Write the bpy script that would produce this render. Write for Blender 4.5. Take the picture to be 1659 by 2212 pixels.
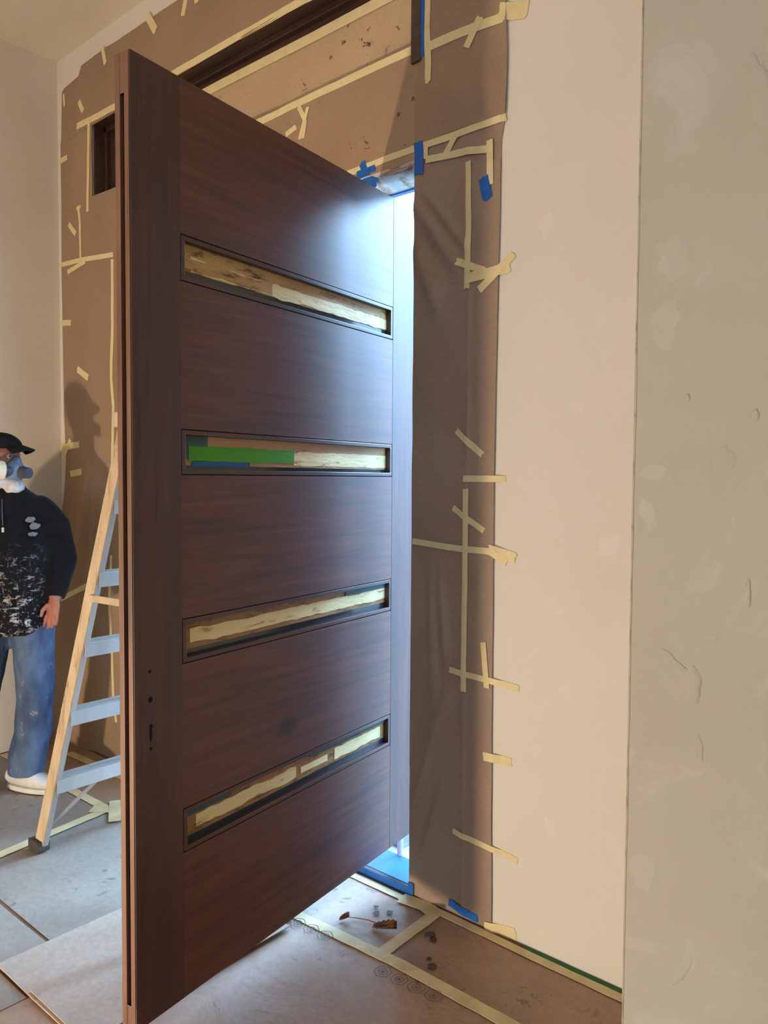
import bpy, bmesh, math, random
from mathutils import Vector, Matrix, noise

# ------------------------------------------------------------------ camera, world, lights, exposure
S = bpy.context.scene
for o in list(bpy.data.objects):
    bpy.data.objects.remove(o, do_unlink=True)
COL = S.collection

cam_data = bpy.data.cameras.new('camera')
cam_data.sensor_fit = 'HORIZONTAL'
cam_data.sensor_width = 36.0
cam_data.lens = 1684.56 / 1659 * 36.0
cam_data.clip_start = 0.05
cam = bpy.data.objects.new('camera', cam_data)
COL.objects.link(cam)
_fw = Vector((-0.65349, 0.75566, -0.04391)); _rt = Vector((0.75619, 0.65432, 0.00637)); _up = Vector((-0.03355, 0.02904, 0.99902))
M = Matrix((( _rt.x, _up.x, -_fw.x, 1.7805), (_rt.y, _up.y, -_fw.y, -2.2233), (_rt.z, _up.z, -_fw.z, 1.55), (0, 0, 0, 1)))
cam.matrix_world = M
S.camera = cam

SKY_STRENGTH = 12.0
world = bpy.data.worlds.new('World'); S.world = world
world.use_nodes = True
wn = world.node_tree.nodes; wl = world.node_tree.links
bg = wn['Background']
bg.inputs['Color'].default_value = (0.34, 0.62, 1.0, 1)
bg.inputs['Strength'].default_value = SKY_STRENGTH

# hazy daylight sun, off to the right of the doorway
sun_data = bpy.data.lights.new('hazy_sun', 'SUN'); sun_data.energy = 8.0; sun_data.angle = math.radians(14); sun_data.color = (0.38, 0.66, 1.0)
sun = bpy.data.objects.new('hazy_sun', sun_data); COL.objects.link(sun)
_az, _el = math.radians(11), math.radians(26)
sun.rotation_euler = Vector((math.sin(_az) * math.cos(_el), math.cos(_az) * math.cos(_el), math.sin(_el))).to_track_quat('Z', 'Y').to_euler()
sun.location = (1, 6, 5)

LAMP_POWER = 290.0
LAMP_LOC = (-0.543, -3.354, 0.26)
S.view_settings.view_transform = 'Standard'
S.view_settings.look = 'None'
S.view_settings.gamma = 1.0
S.view_settings.use_curve_mapping = False
S.view_settings.exposure = 0.0
try:
    S.cycles.max_bounces = 10
    S.cycles.diffuse_bounces = 6
    S.cycles.glossy_bounces = 4
    S.cycles.sample_clamp_indirect = 8.0
    S.cycles.caustics_reflective = False
    S.cycles.caustics_refractive = False
except Exception:
    pass

random.seed(7)
PI = math.pi

# ------------------------------------------------------------------ helpers
def lin(r, g, b):
    def f(c):
        c /= 255.0
        return c / 12.92 if c <= 0.04045 else ((c + 0.055) / 1.055) ** 2.4
    return (f(r), f(g), f(b), 1.0)

def tag(o, label=None, cat=None, group=None, kind=None):
    if label: o['label'] = label
    if cat: o['category'] = cat
    if group: o['group'] = group
    if kind: o['kind'] = kind
    return o

WORLD_LOC = {}
def empty(name, loc=(0, 0, 0), rotz=0.0):
    o = bpy.data.objects.new(name, None); COL.objects.link(o)
    o.empty_display_size = 0.1
    o.location = loc; o.rotation_euler = (0, 0, rotz)
    WORLD_LOC[o.name] = Vector(loc)
    return o

def mesh_obj(name, verts, faces, mat, parent=None, origin=None, smooth=False):
    """verts in world coordinates (or in the parent's own frame when the parent is rotated: pass origin=(0,0,0))."""
    if origin is None:
        if parent is not None:
            origin = WORLD_LOC[parent.name]
        else:
            xs = [v[0] for v in verts]; ys = [v[1] for v in verts]; zs = [v[2] for v in verts]
            origin = Vector(((min(xs) + max(xs)) / 2, (min(ys) + max(ys)) / 2, min(zs)))
    origin = Vector(origin)
    me = bpy.data.meshes.new(name)
    me.from_pydata([tuple(Vector(v) - origin) for v in verts], [], faces)
    me.update()
    if mat: me.materials.append(mat)
    if smooth:
        for p in me.polygons: p.use_smooth = True
    o = bpy.data.objects.new(name, me); COL.objects.link(o)
    if parent is not None:
        o.parent = parent; WORLD_LOC[o.name] = Vector(origin)
    else:
        o.location = origin; WORLD_LOC[o.name] = Vector(origin)
    return o

class MB:
    """collects shapes for one mesh"""
    def __init__(self): self.v = []; self.f = []
    def add(self, vs, fs):
        n = len(self.v); self.v += [tuple(x) for x in vs]; self.f += [tuple(i + n for i in f) for f in fs]; return self
    def box(self, x0, x1, y0, y1, z0, z1):
        return self.add([(x0, y0, z0), (x1, y0, z0), (x1, y1, z0), (x0, y1, z0), (x0, y0, z1), (x1, y0, z1), (x1, y1, z1), (x0, y1, z1)],
                        [(0, 3, 2, 1), (4, 5, 6, 7), (0, 1, 5, 4), (1, 2, 6, 5), (2, 3, 7, 6), (3, 0, 4, 7)])
    def beam(self, a, b, w, h, up=(0, 0, 1)):
        """rectangular bar from a to b; w across, h along up"""
        a = Vector(a); b = Vector(b); d = (b - a).normalized(); up = Vector(up)
        s = d.cross(up).normalized(); u = s.cross(d).normalized()
        vs = []
        for p in (a, b):
            for (i, j) in ((-1, -1), (1, -1), (1, 1), (-1, 1)):
                vs.append(p + s * (w / 2 * i) + u * (h / 2 * j))
        return self.add(vs, [(0, 3, 2, 1), (4, 5, 6, 7), (0, 1, 5, 4), (1, 2, 6, 5), (2, 3, 7, 6), (3, 0, 4, 7)])
    def tube(self, pts, rads, n=14, cap=True, ry=1.0, side=None):
        """round (or oval, ry) tube through pts"""
        pts = [Vector(p) for p in pts]; rings = []
        prev = None
        for i, p in enumerate(pts):
            d = (pts[min(i + 1, len(pts) - 1)] - pts[max(i - 1, 0)]).normalized()
            ref = Vector(side) if side else (Vector((1, 0, 0)) if abs(d.x) < 0.8 else Vector((0, 1, 0)))
            if prev is not None and not side: ref = prev
            a = (ref - d * ref.dot(d)).normalized(); b = d.cross(a); prev = a
            r = rads[i] if isinstance(rads, (list, tuple)) else rads
            rx, r2 = (r if isinstance(r, tuple) else (r, r * ry))
            rings.append([p + a * (math.cos(t) * rx) + b * (math.sin(t) * r2) for t in [2 * PI * k / n for k in range(n)]])
        base = len(self.v)
        vs = [v for r in rings for v in r]; fs = []
        for i in range(len(rings) - 1):
            for k in range(n):
                k2 = (k + 1) % n
                fs.append((i * n + k, i * n + k2, (i + 1) * n + k2, (i + 1) * n + k))
        if cap:
            fs.append(tuple(reversed(range(n)))); m = (len(rings) - 1) * n
            fs.append(tuple(m + k for k in range(n)))
        return self.add(vs, fs)
    def ball(self, c, r, n=16, m=10):
        c = Vector(c); r = Vector(r) if not isinstance(r, (int, float)) else Vector((r, r, r))
        vs = [c + Vector((0, 0, -r.z))]; fs = []
        for i in range(1, m):
            ph = -PI / 2 + PI * i / m
            for k in range(n):
                t = 2 * PI * k / n
                vs.append(c + Vector((r.x * math.cos(ph) * math.cos(t), r.y * math.cos(ph) * math.sin(t), r.z * math.sin(ph))))
        vs.append(c + Vector((0, 0, r.z)))
        for k in range(n): fs.append((0, 1 + (k + 1) % n, 1 + k))
        for i in range(m - 2):
            for k in range(n):
                a = 1 + i * n; b = a + n
                fs.append((a + k, a + (k + 1) % n, b + (k + 1) % n, b + k))
        a = 1 + (m - 2) * n; top = len(vs) - 1
        for k in range(n): fs.append((a + k, a + (k + 1) % n, top))
        return self.add(vs, fs)
    def build(self, name, mat, parent=None, origin=None, smooth=False):
        return mesh_obj(name, self.v, self.f, mat, parent, origin, smooth)

def bevel(o, w=0.002, seg=2):
    m = o.modifiers.new('bevel', 'BEVEL'); m.width = w; m.segments = seg; m.limit_method = 'ANGLE'; m.angle_limit = math.radians(40)
    return o

def freeze(o):
    """bake the object's modifiers into its mesh"""
    dg = bpy.context.evaluated_depsgraph_get()
    me = bpy.data.meshes.new_from_object(o.evaluated_get(dg))
    old = o.data; o.modifiers.clear(); o.data = me
    bpy.data.meshes.remove(old)
    for p in o.data.polygons: p.use_smooth = True
    return o

# ------------------------------------------------------------------ materials
class NT:
    def __init__(self, name):
        self.m = bpy.data.materials.new(name); self.m.use_nodes = True
        self.t = self.m.node_tree; self.n = self.t.nodes; self.l = self.t.links
        self.b = self.n['Principled BSDF']
    def new(self, typ, **kw):
        nd = self.n.new(typ)
        for k, v in kw.items():
            if k in nd.inputs.keys() if hasattr(nd.inputs, 'keys') else False: nd.inputs[k].default_value = v
            else: setattr(nd, k, v)
        return nd
    def link(self, a, b): self.l.new(a, b)
    def coords(self, scale=(1, 1, 1), rot=(0, 0, 0), loc=(0, 0, 0), kind='Object'):
        tc = self.n.new('ShaderNodeTexCoord'); mp = self.n.new('ShaderNodeMapping')
        mp.inputs['Scale'].default_value = scale; mp.inputs['Rotation'].default_value = rot; mp.inputs['Location'].default_value = loc
        self.link(tc.outputs[kind], mp.inputs['Vector']); return mp.outputs['Vector']
    def noise(self, vec, scale=5, detail=4, rough=0.5, dist=0.0):
        nd = self.n.new('ShaderNodeTexNoise'); nd.inputs['Scale'].default_value = scale; nd.inputs['Detail'].default_value = detail
        nd.inputs['Roughness'].default_value = rough; nd.inputs['Distortion'].default_value = dist
        self.link(vec, nd.inputs['Vector']); return nd.outputs['Fac']
    def ramp(self, fac, stops, interp='LINEAR'):
        nd = self.n.new('ShaderNodeValToRGB'); cr = nd.color_ramp; cr.interpolation = interp
        while len(cr.elements) < len(stops): cr.elements.new(0.5)
        for e, (p, c) in zip(cr.elements, stops):
            e.position = p; e.color = c if len(c) == 4 else (*c, 1)
        self.link(fac, nd.inputs['Fac']); return nd.outputs['Color']
    def mix(self, fac, a, b, mode='MIX'):
        nd = self.n.new('ShaderNodeMix'); nd.data_type = 'RGBA'; nd.blend_type = mode
        if isinstance(fac, (int, float)): nd.inputs[0].default_value = fac
        else: self.link(fac, nd.inputs[0])
        for i, x in ((6, a), (7, b)):
            if isinstance(x, tuple): nd.inputs[i].default_value = x
            else: self.link(x, nd.inputs[i])
        return nd.outputs[2]
    def math(self, op, a, b=0.0):
        nd = self.n.new('ShaderNodeMath'); nd.operation = op
        for i, x in ((0, a), (1, b)):
            if isinstance(x, (int, float)): nd.inputs[i].default_value = x
            else: self.link(x, nd.inputs[i])
        return nd.outputs[0]
    def bump(self, h, strength=0.3, dist=0.01):
        nd = self.n.new('ShaderNodeBump'); nd.inputs['Strength'].default_value = strength; nd.inputs['Distance'].default_value = dist
        self.link(h, nd.inputs['Height']); self.link(nd.outputs['Normal'], self.b.inputs['Normal'])
    def col(self, c):
        if isinstance(c, tuple): self.b.inputs['Base Color'].default_value = c
        else: self.link(c, self.b.inputs['Base Color'])
    def set(self, rough=0.6, spec=0.5, metal=0.0):
        self.b.inputs['Roughness'].default_value = rough; self.b.inputs['Specular IOR Level'].default_value = spec
        self.b.inputs['Metallic'].default_value = metal; return self

BLACK = (0, 0, 0, 1); WHITE = (1, 1, 1, 1)

def mottled(name, c1, c2, scale=3.0, rough=0.8, spec=0.3, bump=0.0, bscale=40, metal=0.0, stretch=(1, 1, 1), lo=0.3, hi=0.7, bdist=0.004):
    t = NT(name); v = t.coords(stretch)
    t.col(t.ramp(t.noise(v, scale, 5, 0.6), [(lo, c1), (hi, c2)])); t.set(rough, spec, metal)
    if bump: t.bump(t.noise(v, bscale, 4, 0.6), bump, bdist)
    return t.m

def kraft_mat(name, c1, c2, rough=0.62, spots=None, spec=0.35):
    t = NT(name); v = t.coords()
    base = t.ramp(t.noise(v, 2.2, 5, 0.55), [(0.3, c1), (0.7, c2)])
    fib = t.ramp(t.noise(t.coords((6, 6, 40)), 8, 3, 0.6), [(0.35, (0.90, 0.90, 0.90, 1)), (0.65, (1.04, 1.04, 1.04, 1))])
    c = t.mix(1.0, base, fib, 'MULTIPLY')
    if spots:
        m = t.ramp(t.noise(t.coords((1, 1, 1), loc=(3.1, 1.2, 0.4)), 14, 4, 0.65, 0.4), [(0.62, BLACK), (0.68, WHITE)])
        m2 = t.ramp(t.noise(t.coords((1, 1, 1)), 2.5, 2, 0.5), [(0.45, BLACK), (0.6, WHITE)])
        c = t.mix(t.mix(1.0, m, m2, 'MULTIPLY'), c, spots)
    t.col(c); t.set(rough, spec)
    h = t.noise(v, 5, 5, 0.55, 0.8)
    t.bump(h, 0.35, 0.02)
    return t.m

def wood_mat(name, grain, dark, mid, light, rough=0.5, knot=None, figure=True, spec=0.8):
    """grain: axis index along which the fibres run, in the object's own coordinates (x = along door, z = up)"""
    t = NT(name)
    st = [5.0, 5.0, 5.0]; st[grain] = 0.32
    v = t.coords(tuple(st))
    f1 = t.noise(v, 6, 6, 0.58, 0.7)
    c = t.ramp(f1, [(0.28, dark), (0.5, mid), (0.75, light)])
    st2 = [70.0, 70.0, 70.0]; st2[grain] = 2.2
    pores = t.ramp(t.noise(t.coords(tuple(st2)), 3.0, 3, 0.6), [(0.36, (0.66, 0.64, 0.62, 1)), (0.55, (1, 1, 1, 1))])
    c = t.mix(0.38, c, pores, 'MULTIPLY')
    if figure:
        w = t.n.new('ShaderNodeTexWave'); w.wave_type = 'RINGS'; w.rings_direction = 'Y'
        sc = [3.2, 3.2, 3.2]; sc[grain] = 0.65
        t.link(t.coords(tuple(sc), loc=(0.37, 0, 0.61)), w.inputs['Vector'])
        w.inputs['Scale'].default_value = 3.4; w.inputs['Distortion'].default_value = 7.0; w.inputs['Detail'].default_value = 3.0; w.inputs['Detail Scale'].default_value = 1.1
        ring = t.ramp(w.outputs['Fac'], [(0.0, (0.80, 0.78, 0.76, 1)), (0.5, (1.04, 1.03, 1.02, 1)), (1.0, (0.93, 0.92, 0.91, 1))])
        c = t.mix(0.8, c, ring, 'MULTIPLY')
    if knot:
        mp = t.coords((1, 1, 1), loc=(-knot[0], 0, -knot[1]))
        g = t.n.new('ShaderNodeTexGradient'); g.gradient_type = 'SPHERICAL'
        m2 = t.n.new('ShaderNodeMapping'); m2.inputs['Scale'].default_value = (11, 0.0, 18); t.link(mp, m2.inputs['Vector'])
        add = t.n.new('ShaderNodeMixRGB'); 
        t.n.remove(add)
        t.link(m2.outputs['Vector'], g.inputs['Vector'])
        jag = t.math('MULTIPLY', g.outputs['Fac'], t.math('ADD', t.noise(t.coords((1, 1, 1)), 30, 3, 0.6), 0.45))
        c = t.mix(t.ramp(jag, [(0.25, BLACK), (0.75, WHITE)]), c, dark[:3] + (1,) if False else (dark[0] * 0.2, dark[1] * 0.2, dark[2] * 0.2, 1))
    t.col(c); t.set(rough, spec)
    t.bump(t.noise(t.coords(tuple(st2)), 3.0, 3, 0.6), 0.06, 0.002)
    return t.m

MAT = {}
def plaster(name, c1, c2, cpatch, amount=0.66):
    t = NT(name); v = t.coords()
    c = t.ramp(t.noise(v, 1.3, 5, 0.6), [(0.3, c1), (0.7, c2)])
    pm = t.ramp(t.noise(t.coords(loc=(4.2, 0.3, 1.7)), 3.3, 6, 0.65, 0.6), [(amount, BLACK), (amount + 0.07, WHITE)])
    c = t.mix(t.math('MULTIPLY', pm, 0.45), c, cpatch)
    t.col(c); t.set(0.85, 0.2)
    t.bump(t.math('ADD', t.noise(v, 9, 6, 0.6), t.math('MULTIPLY', t.noise(v, 140, 3, 0.6), 0.25)), 0.12, 0.01)
    return t.m
MAT['wall'] = plaster('wall_cream', lin(221, 212, 194), lin(226, 218, 201), lin(234, 229, 218))
MAT['wall_bare'] = plaster('wall_skim_coat_shaded', lin(180, 174, 156), lin(188, 183, 166), lin(200, 196, 183), 0.58)  # unpainted compound, its base also darkened for the wall's shading step
MAT['wall_side'] = plaster('wall_side_cream', lin(208, 198, 176), lin(214, 205, 184), lin(218, 210, 191), 0.8)
MAT['wall_white'] = plaster('wall_white', lin(232, 228, 218), lin(238, 234, 226), lin(240, 237, 230), 0.8)
MAT['ceiling'] = plaster('ceiling_cream', lin(212, 202, 180), lin(218, 209, 188), lin(222, 215, 197), 0.8)
MAT['patch'] = mottled('plaster_compound', lin(224, 215, 198), lin(229, 221, 206), 12, 0.9, 0.2, 0.25, 60)
MAT['patch_bare'] = mottled('skim_compound', lin(186, 180, 163), lin(193, 188, 172), 12, 0.9, 0.2, 0.3, 60)
MAT['crack'] = mottled('corner_crack', lin(140, 128, 108), lin(186, 175, 156), 9, 0.9, 0.2, lo=0.36, hi=0.5)
MAT['kraft'] = kraft_mat('kraft_paper', lin(150, 124, 99), lin(164, 137, 110))
MAT['kraft_shaded'] = kraft_mat('kraft_paper_shaded', lin(154, 130, 110), lin(166, 142, 121))  # same kraft, base greyed to suit the strip in the door's shadow
MAT['kraft_tan'] = kraft_mat('kraft_paper_tan', lin(186, 158, 122), lin(200, 172, 134), spots=lin(96, 62, 44))
MAT['kraft_hdr'] = kraft_mat('kraft_paper_speckled', lin(156, 128, 100), lin(170, 140, 111), spots=lin(84, 50, 38))
MAT['kraft_floor'] = kraft_mat('floor_paper', lin(150, 122, 98), lin(172, 142, 116), rough=0.5, spots=lin(110, 84, 66), spec=0.5)
MAT['floor_pale'] = kraft_mat('floor_paper_pale', lin(170, 150, 132), lin(184, 164, 146), rough=0.6, spec=0.4)
MAT['floor_grey'] = kraft_mat('floor_paper_grey', lin(134, 122, 110), lin(154, 142, 128), rough=0.55, spots=lin(112, 100, 90), spec=0.4)
MAT['sub'] = mottled('subfloor_wood', lin(96, 66, 46), lin(118, 84, 58), 5, 0.7)
MAT['tape'] = mottled('masking_tape_yellow', lin(222, 202, 146), lin(232, 214, 162), 20, 0.6, 0.4, 0.15, 80, bdist=0.002)
MAT['tape_floor'] = mottled('masking_tape_scuffed', lin(196, 178, 130), lin(224, 208, 162), 14, 0.6, 0.4, 0.2, 60, bdist=0.002)
MAT['blue'] = mottled('painters_tape_blue', lin(18, 88, 170), lin(26, 104, 190), 16, 0.55, 0.4, 0.15, 80, bdist=0.002)
MAT['green'] = mottled('painters_tape_green', lin(66, 140, 22), lin(82, 158, 30), 16, 0.55, 0.4)
MAT['green_dk'] = mottled('floor_edge_tape_green', lin(30, 92, 40), lin(46, 112, 52), 16, 0.6, 0.3)
WD = (lin(58, 24, 11), lin(92, 43, 24), lin(112, 58, 34))
MAT['wood_h'] = wood_mat('walnut_horizontal', 0, *WD)
MAT['wood_knot'] = wood_mat('walnut_horizontal_knot', 0, *WD, knot=(-0.569, 0.753))
MAT['wood_v'] = wood_mat('walnut_vertical', 2, lin(47, 19, 12), lin(70, 32, 22), lin(88, 46, 31), figure=False)
MAT['wood_bead'] = wood_mat('walnut_bead', 0, lin(47, 20, 13), lin(70, 34, 24), lin(88, 47, 33), rough=0.42, figure=False)
MAT['wood_frame'] = wood_mat('transom_walnut', 0, lin(36, 19, 12), lin(56, 31, 20), lin(76, 43, 27), figure=False)
MAT['wood_edge'] = wood_mat('door_edge_walnut', 2, lin(84, 54, 40), lin(112, 76, 56), lin(132, 92, 70), figure=False, rough=0.5)
MAT['groove'] = mottled('channel_dark_red', lin(26, 9, 7), lin(40, 15, 12), 10, 0.7)
MAT['seam'] = mottled('door_seam_black', lin(14, 8, 6), lin(22, 12, 9), 10, 0.8)
MAT['steel'] = mottled('aluminium', lin(166, 160, 152), lin(188, 182, 174), 8, 0.45, 0.5, metal=0.35, stretch=(1, 1, 0.3))
MAT['hw'] = mottled('dark_hardware', lin(30, 26, 24), lin(46, 40, 36), 8, 0.4, metal=0.6)

def pane_mat(name, base1, base2, stain, amt=0.5):
    t = NT(name)
    v = t.coords((1, 1, 4))
    c = t.ramp(t.noise(v, 4, 5, 0.6), [(0.3, base1), (0.7, base2)])
    s = t.ramp(t.noise(t.coords((2.0, 1, 9), loc=(1.3, 0, 0.2)), 5, 6, 0.68, 0.5), [(amt, BLACK), (amt + 0.12, WHITE)])
    c = t.mix(s, c, stain); t.col(c); t.set(0.6, 0.35)
    t.bump(t.noise(v, 16, 4, 0.6), 0.3, 0.01)
    return t.m
MAT['pane_a'] = pane_mat('pane_paper_ochre', lin(178, 140, 84), lin(200, 164, 106), lin(110, 76, 46), 0.52)
MAT['pane_b'] = pane_mat('pane_paper_peach', lin(176, 134, 94), lin(190, 150, 108), lin(120, 84, 58), 0.62)
MAT['pane_c'] = pane_mat('pane_paper_brown', lin(150, 112, 70), lin(168, 128, 82), lin(112, 78, 48), 0.5)
MAT['tape_st'] = pane_mat('pane_tape_stained', lin(230, 210, 150), lin(240, 224, 172), lin(150, 110, 68), 0.57)
MAT['green_st'] = pane_mat('pane_tape_green', lin(66, 146, 20), lin(84, 164, 28), lin(70, 72, 30), 0.66)
MAT['blue_st'] = pane_mat('pane_tape_blue', lin(34, 84, 140), lin(46, 98, 156), lin(50, 60, 70), 0.6)
MAT['teal'] = pane_mat('pane_tape_teal', lin(58, 88, 92), lin(70, 100, 102), lin(60, 60, 56), 0.6)
MAT['glass_dark'] = mottled('pane_edge_glass', lin(36, 44, 50), lin(50, 60, 66), 6, 0.15, 0.6)

# ------------------------------------------------------------------ structure
XL, CEIL = -2.64, 3.913            # left wall, ceiling
TX0, TX1, TZ0, TZ1 = -2.25, 0.02, 3.04, 3.465   # transom opening
DX0, DX1, DZ1 = -1.37, 0.0, 2.672  # door opening
WT = 0.15                          # wall thickness
XR = 0.958                         # edge of the nearer wall on the right
YR = -0.30

wb = MB()
wb.box(XL - 0.15, TX0, 0, WT, 0, CEIL)
wb.box(TX0, DX0, 0, WT, 0, TZ0)
wb.box(DX0, DX1, 0, WT, DZ1, TZ0)
wb.box(TX0, TX1, 0, WT, TZ1, CEIL)
wb.box(DX1, TX1, 0, 0.06, 0, TZ0)
wb.box(TX1, 0.30, 0, 0.06, 0, CEIL)      # wall made thinner here so more daylight reaches the door face
wb.box(0.30, XR + 0.1, 0, WT, 0, CEIL)
wall_back = tag(wb.build('wall_back', MAT['wall'], origin=(0, 0, 0)), kind='structure')
wall_left = tag(MB().box(XL - 0.15, XL, -6.5, 0, 0, CEIL).build('wall_left', MAT['wall_side'], origin=(0, 0, 0)), kind='structure')
wall_right = tag(MB().box(XR, 4.6, YR, WT, 0, CEIL).build('wall_right', MAT['wall_bare'], origin=(0, 0, 0)), kind='structure')
tag(MB().box(4.45, 4.6, -6.5, YR, 0, CEIL).build('wall_side', MAT['wall_white'], origin=(0, 0, 0)), kind='structure')
wr = MB(); RX0, RX1, RZ0, RZ1 = 1.7, 3.5, 0.9, 2.45        # window added behind the camera to let in fill daylight
wr.box(XL - 0.15, RX0, -6.65, -6.5, 0, CEIL); wr.box(RX1, 4.6, -6.65, -6.5, 0, CEIL); wr.box(RX0, RX1, -6.65, -6.5, 0, RZ0); wr.box(RX0, RX1, -6.65, -6.5, RZ1, CEIL)
tag(wr.build('wall_rear', MAT['wall_white'], origin=(0, 0, 0)), kind='structure')
w2 = empty('fill_window', (2.6, -6.58, RZ0)); tag(w2, 'added white framed window behind the camera, letting in fill daylight', 'window', kind='structure')
for (a, b, c, d) in ((RX0, RX1, RZ0, RZ0 + 0.05), (RX0, RX1, RZ1 - 0.05, RZ1), (RX0, RX0 + 0.05, RZ0 + 0.05, RZ1 - 0.05), (RX1 - 0.05, RX1, RZ0 + 0.05, RZ1 - 0.05), (2.575, 2.625, RZ0 + 0.05, RZ1 - 0.05)):
    bevel(MB().box(a, b, -6.62, -6.55, c, d).build('frame_piece', MAT['wall_white'], w2), 0.004)
ceiling = tag(MB().box(XL - 0.15, 4.6, -6.65, WT, CEIL, CEIL + 0.12).build('ceiling', MAT['ceiling'], origin=(0, 0, 0)), kind='structure')
floor = tag(MB().box(XL - 0.15, 4.6, -6.65, WT, -0.12, 0.0).build('floor', MAT['sub'], origin=(0, 0, 0)), kind='structure')

# corner of the nearer wall: ragged edge line of the drywall corner
rows = []
vs = []; fs = []
N = 80
for i in range(N + 1):
    z = 0.0 + 3.913 * i / N
    w = 0.0025 + 0.0035 * max(0, noise.noise((z * 3.1, 0.3, 0.7))) + 0.002 * max(0, noise.noise((z * 17.0, 1.3, 0.2)))
    vs += [(XR - 0.0015, YR - 0.0012, z), (XR + w, YR - 0.0012, z), (XR - 0.0015, YR + 0.02, z)]
for i in range(N):
    a = i * 3
    fs += [(a, a + 1, a + 4, a + 3), (a + 2, a, a + 3, a + 5)]
tag(mesh_obj('trim_1', vs, fs, MAT['crack']), label='cracked vertical drywall corner edge of the nearer right wall', cat='trim', kind='structure')

def patch(parent, cx, cz, rx, rz, Y, mat, seed, thick=0.002, ang=0.0):
    """flat trowelled blob of compound lying on a wall"""
    n = 28; vs = []; fs = []
    rings = ((0.0, thick), (0.55, thick), (0.85, thick * 0.8), (1.0, 0.0))
    ca, sa = math.cos(ang), math.sin(ang)
    vs.append((cx, Y - thick, cz))
    for (q, h) in rings[1:]:
        for k in range(n):
            t = 2 * PI * k / n
            w = 1 + 0.45 * noise.noise((math.cos(t) * 1.6 + seed * 3.7, math.sin(t) * 1.6, seed)) + 0.25 * noise.noise((math.cos(t) * 4 + seed, math.sin(t) * 4, seed * 2.1))
            x = rx * q * w * math.cos(t); z = rz * q * w * math.sin(t)
            vs.append((cx + x * ca - z * sa, Y - h + 0.0004 * (1 if h == 0 else 0) * -1, cz + x * sa + z * ca))
    for k in range(n): fs.append((0, 1 + k, 1 + (k + 1) % n))
    for r in range(2):
        for k in range(n):
            a = 1 + r * n; b = a + n
            fs.append((a + k, b + k, b + (k + 1) % n, a + (k + 1) % n))
    return mesh_obj('plaster_patch', vs, fs, mat, parent, smooth=True)
for i, (x, z, rx, rz, a) in enumerate([(0.56, 1.468, .018, .016, 0), (0.65, 1.771, .022, .018, .5), (0.715, 2.045, .026, .03, 0), (0.582, 1.144, .03, .022, -.4),
        (0.635, 0.886, .036, .022, .2), (0.523, 0.667, .022, .014, .5), (0.765, 0.69, .035, .02, 1.0), (0.578, 0.423, .02, .03, .3), (0.76, 1.35, .04, .025, .6), (0.53, 2.35, .03, .04, .2)]):
    patch(wall_back, x, z, rx, rz, 0.0, MAT['patch'], i + 1, 0.0012, a)
for i, (x, z, rx, rz, a, th) in enumerate([(1.236, 2.44, .026, .08, .25, .006), (1.045, 2.09, .038, .05, .2, .0015), (1.035, 1.93, .035, .05, -.1, .0015), (1.01, 1.57, .028, .022, 0, .0015),
        (1.0, 1.46, .02, .04, .2, .0015), (1.065, 1.104, .040, .011, -.55, .005), (1.122, 1.05, .018, .046, .1, .006), (1.138, 0.895, .010, .034, .15, .004),
        (1.24, 1.288, .008, .035, 0, .005), (1.09, 1.748, .007, .01, 0, .005), (1.175, 1.601, .028, .035, .5, .004), (1.245, 1.70, .010, .014, 0, .005), (1.006, 0.547, .03, .045, 0, .0015), (1.11, 0.33, .05, .012, 1.2, .003), (1.16, 1.17, .018, .01, .2, .003)]):
    patch(wall_right, x, z, rx, rz, YR, MAT['wall_bare'] if th > 0.002 else MAT['patch_bare'], i + 31, th * 0.6, a)

# ------------------------------------------------------------------ door opening lining and threshold
fr = empty('trim_2', (-0.685, 0.08, 0)); tag(fr, 'dark walnut frame lining the wide front door opening', 'door frame', kind='structure')
bevel(MB().box(DX0, DX0 + 0.03, 0.03, WT, 0.0, DZ1).build('jamb', MAT['wood_v'], fr))
bevel(MB().box(-0.006, DX1, 0.046, 0.06, 0.0, DZ1).build('jamb', MAT['wood_v'], fr))
bevel(MB().box(DX0 + 0.03, -0.006, 0.03, WT, DZ1 - 0.012, DZ1).build('head', MAT['wood_h'], fr))
MAT['film'] = pane_mat('cloudy_plastic_film', lin(170, 168, 160), lin(206, 206, 202), lin(142, 118, 90), 0.50)
fm = MB(); nn = 40
for k in range(nn + 1):
    x = DX0 + 0.03 + (-0.002 - DX0 - 0.03) * k / nn
    for (y, zz) in ((-0.012, 0.012), (-0.006, -0.012), (0.05, -0.015), (0.10, -0.013), (WT + 0.004, -0.0155), (WT + 0.006, 0.02)):
        fm.v.append((x, y, DZ1 + zz - 0.002 * (noise.noise((x * 14, y * 30, 1.0)) + 1)))
for k in range(nn):
    for q in range(5):
        a = k * 6 + q; fm.f.append((a, a + 1, a + 7, a + 6))
fm.build('plastic_film', MAT['film'], fr, smooth=True)
bevel(MB().box(DX0 + 0.03, -0.002, WT - 0.016, WT + 0.008, DZ1 - 0.0225, DZ1 - 0.019).build('tape_strip', MAT['blue'], fr), 0.0005)
th = empty('threshold', (-0.685, 0.07, 0)); tag(th, 'low door threshold wrapped in blue painters tape', 'threshold', kind='structure')
bevel(MB().box(DX0 + 0.001, -0.001, -0.012, 0.16, 0.0, 0.027).build('sill', MAT['hw'], th), 0.003)
bevel(MB().box(DX0 + 0.002, -0.002, 0.008, 0.052, 0.0272, 0.0284).build('tape_strip', MAT['blue'], th), 0.0004)
bevel(MB().box(DX0 + 0.002, -0.002, 0.050, 0.1585, 0.0272, 0.0279).build('tape_strip', MAT['blue'], th), 0.0003)
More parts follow.
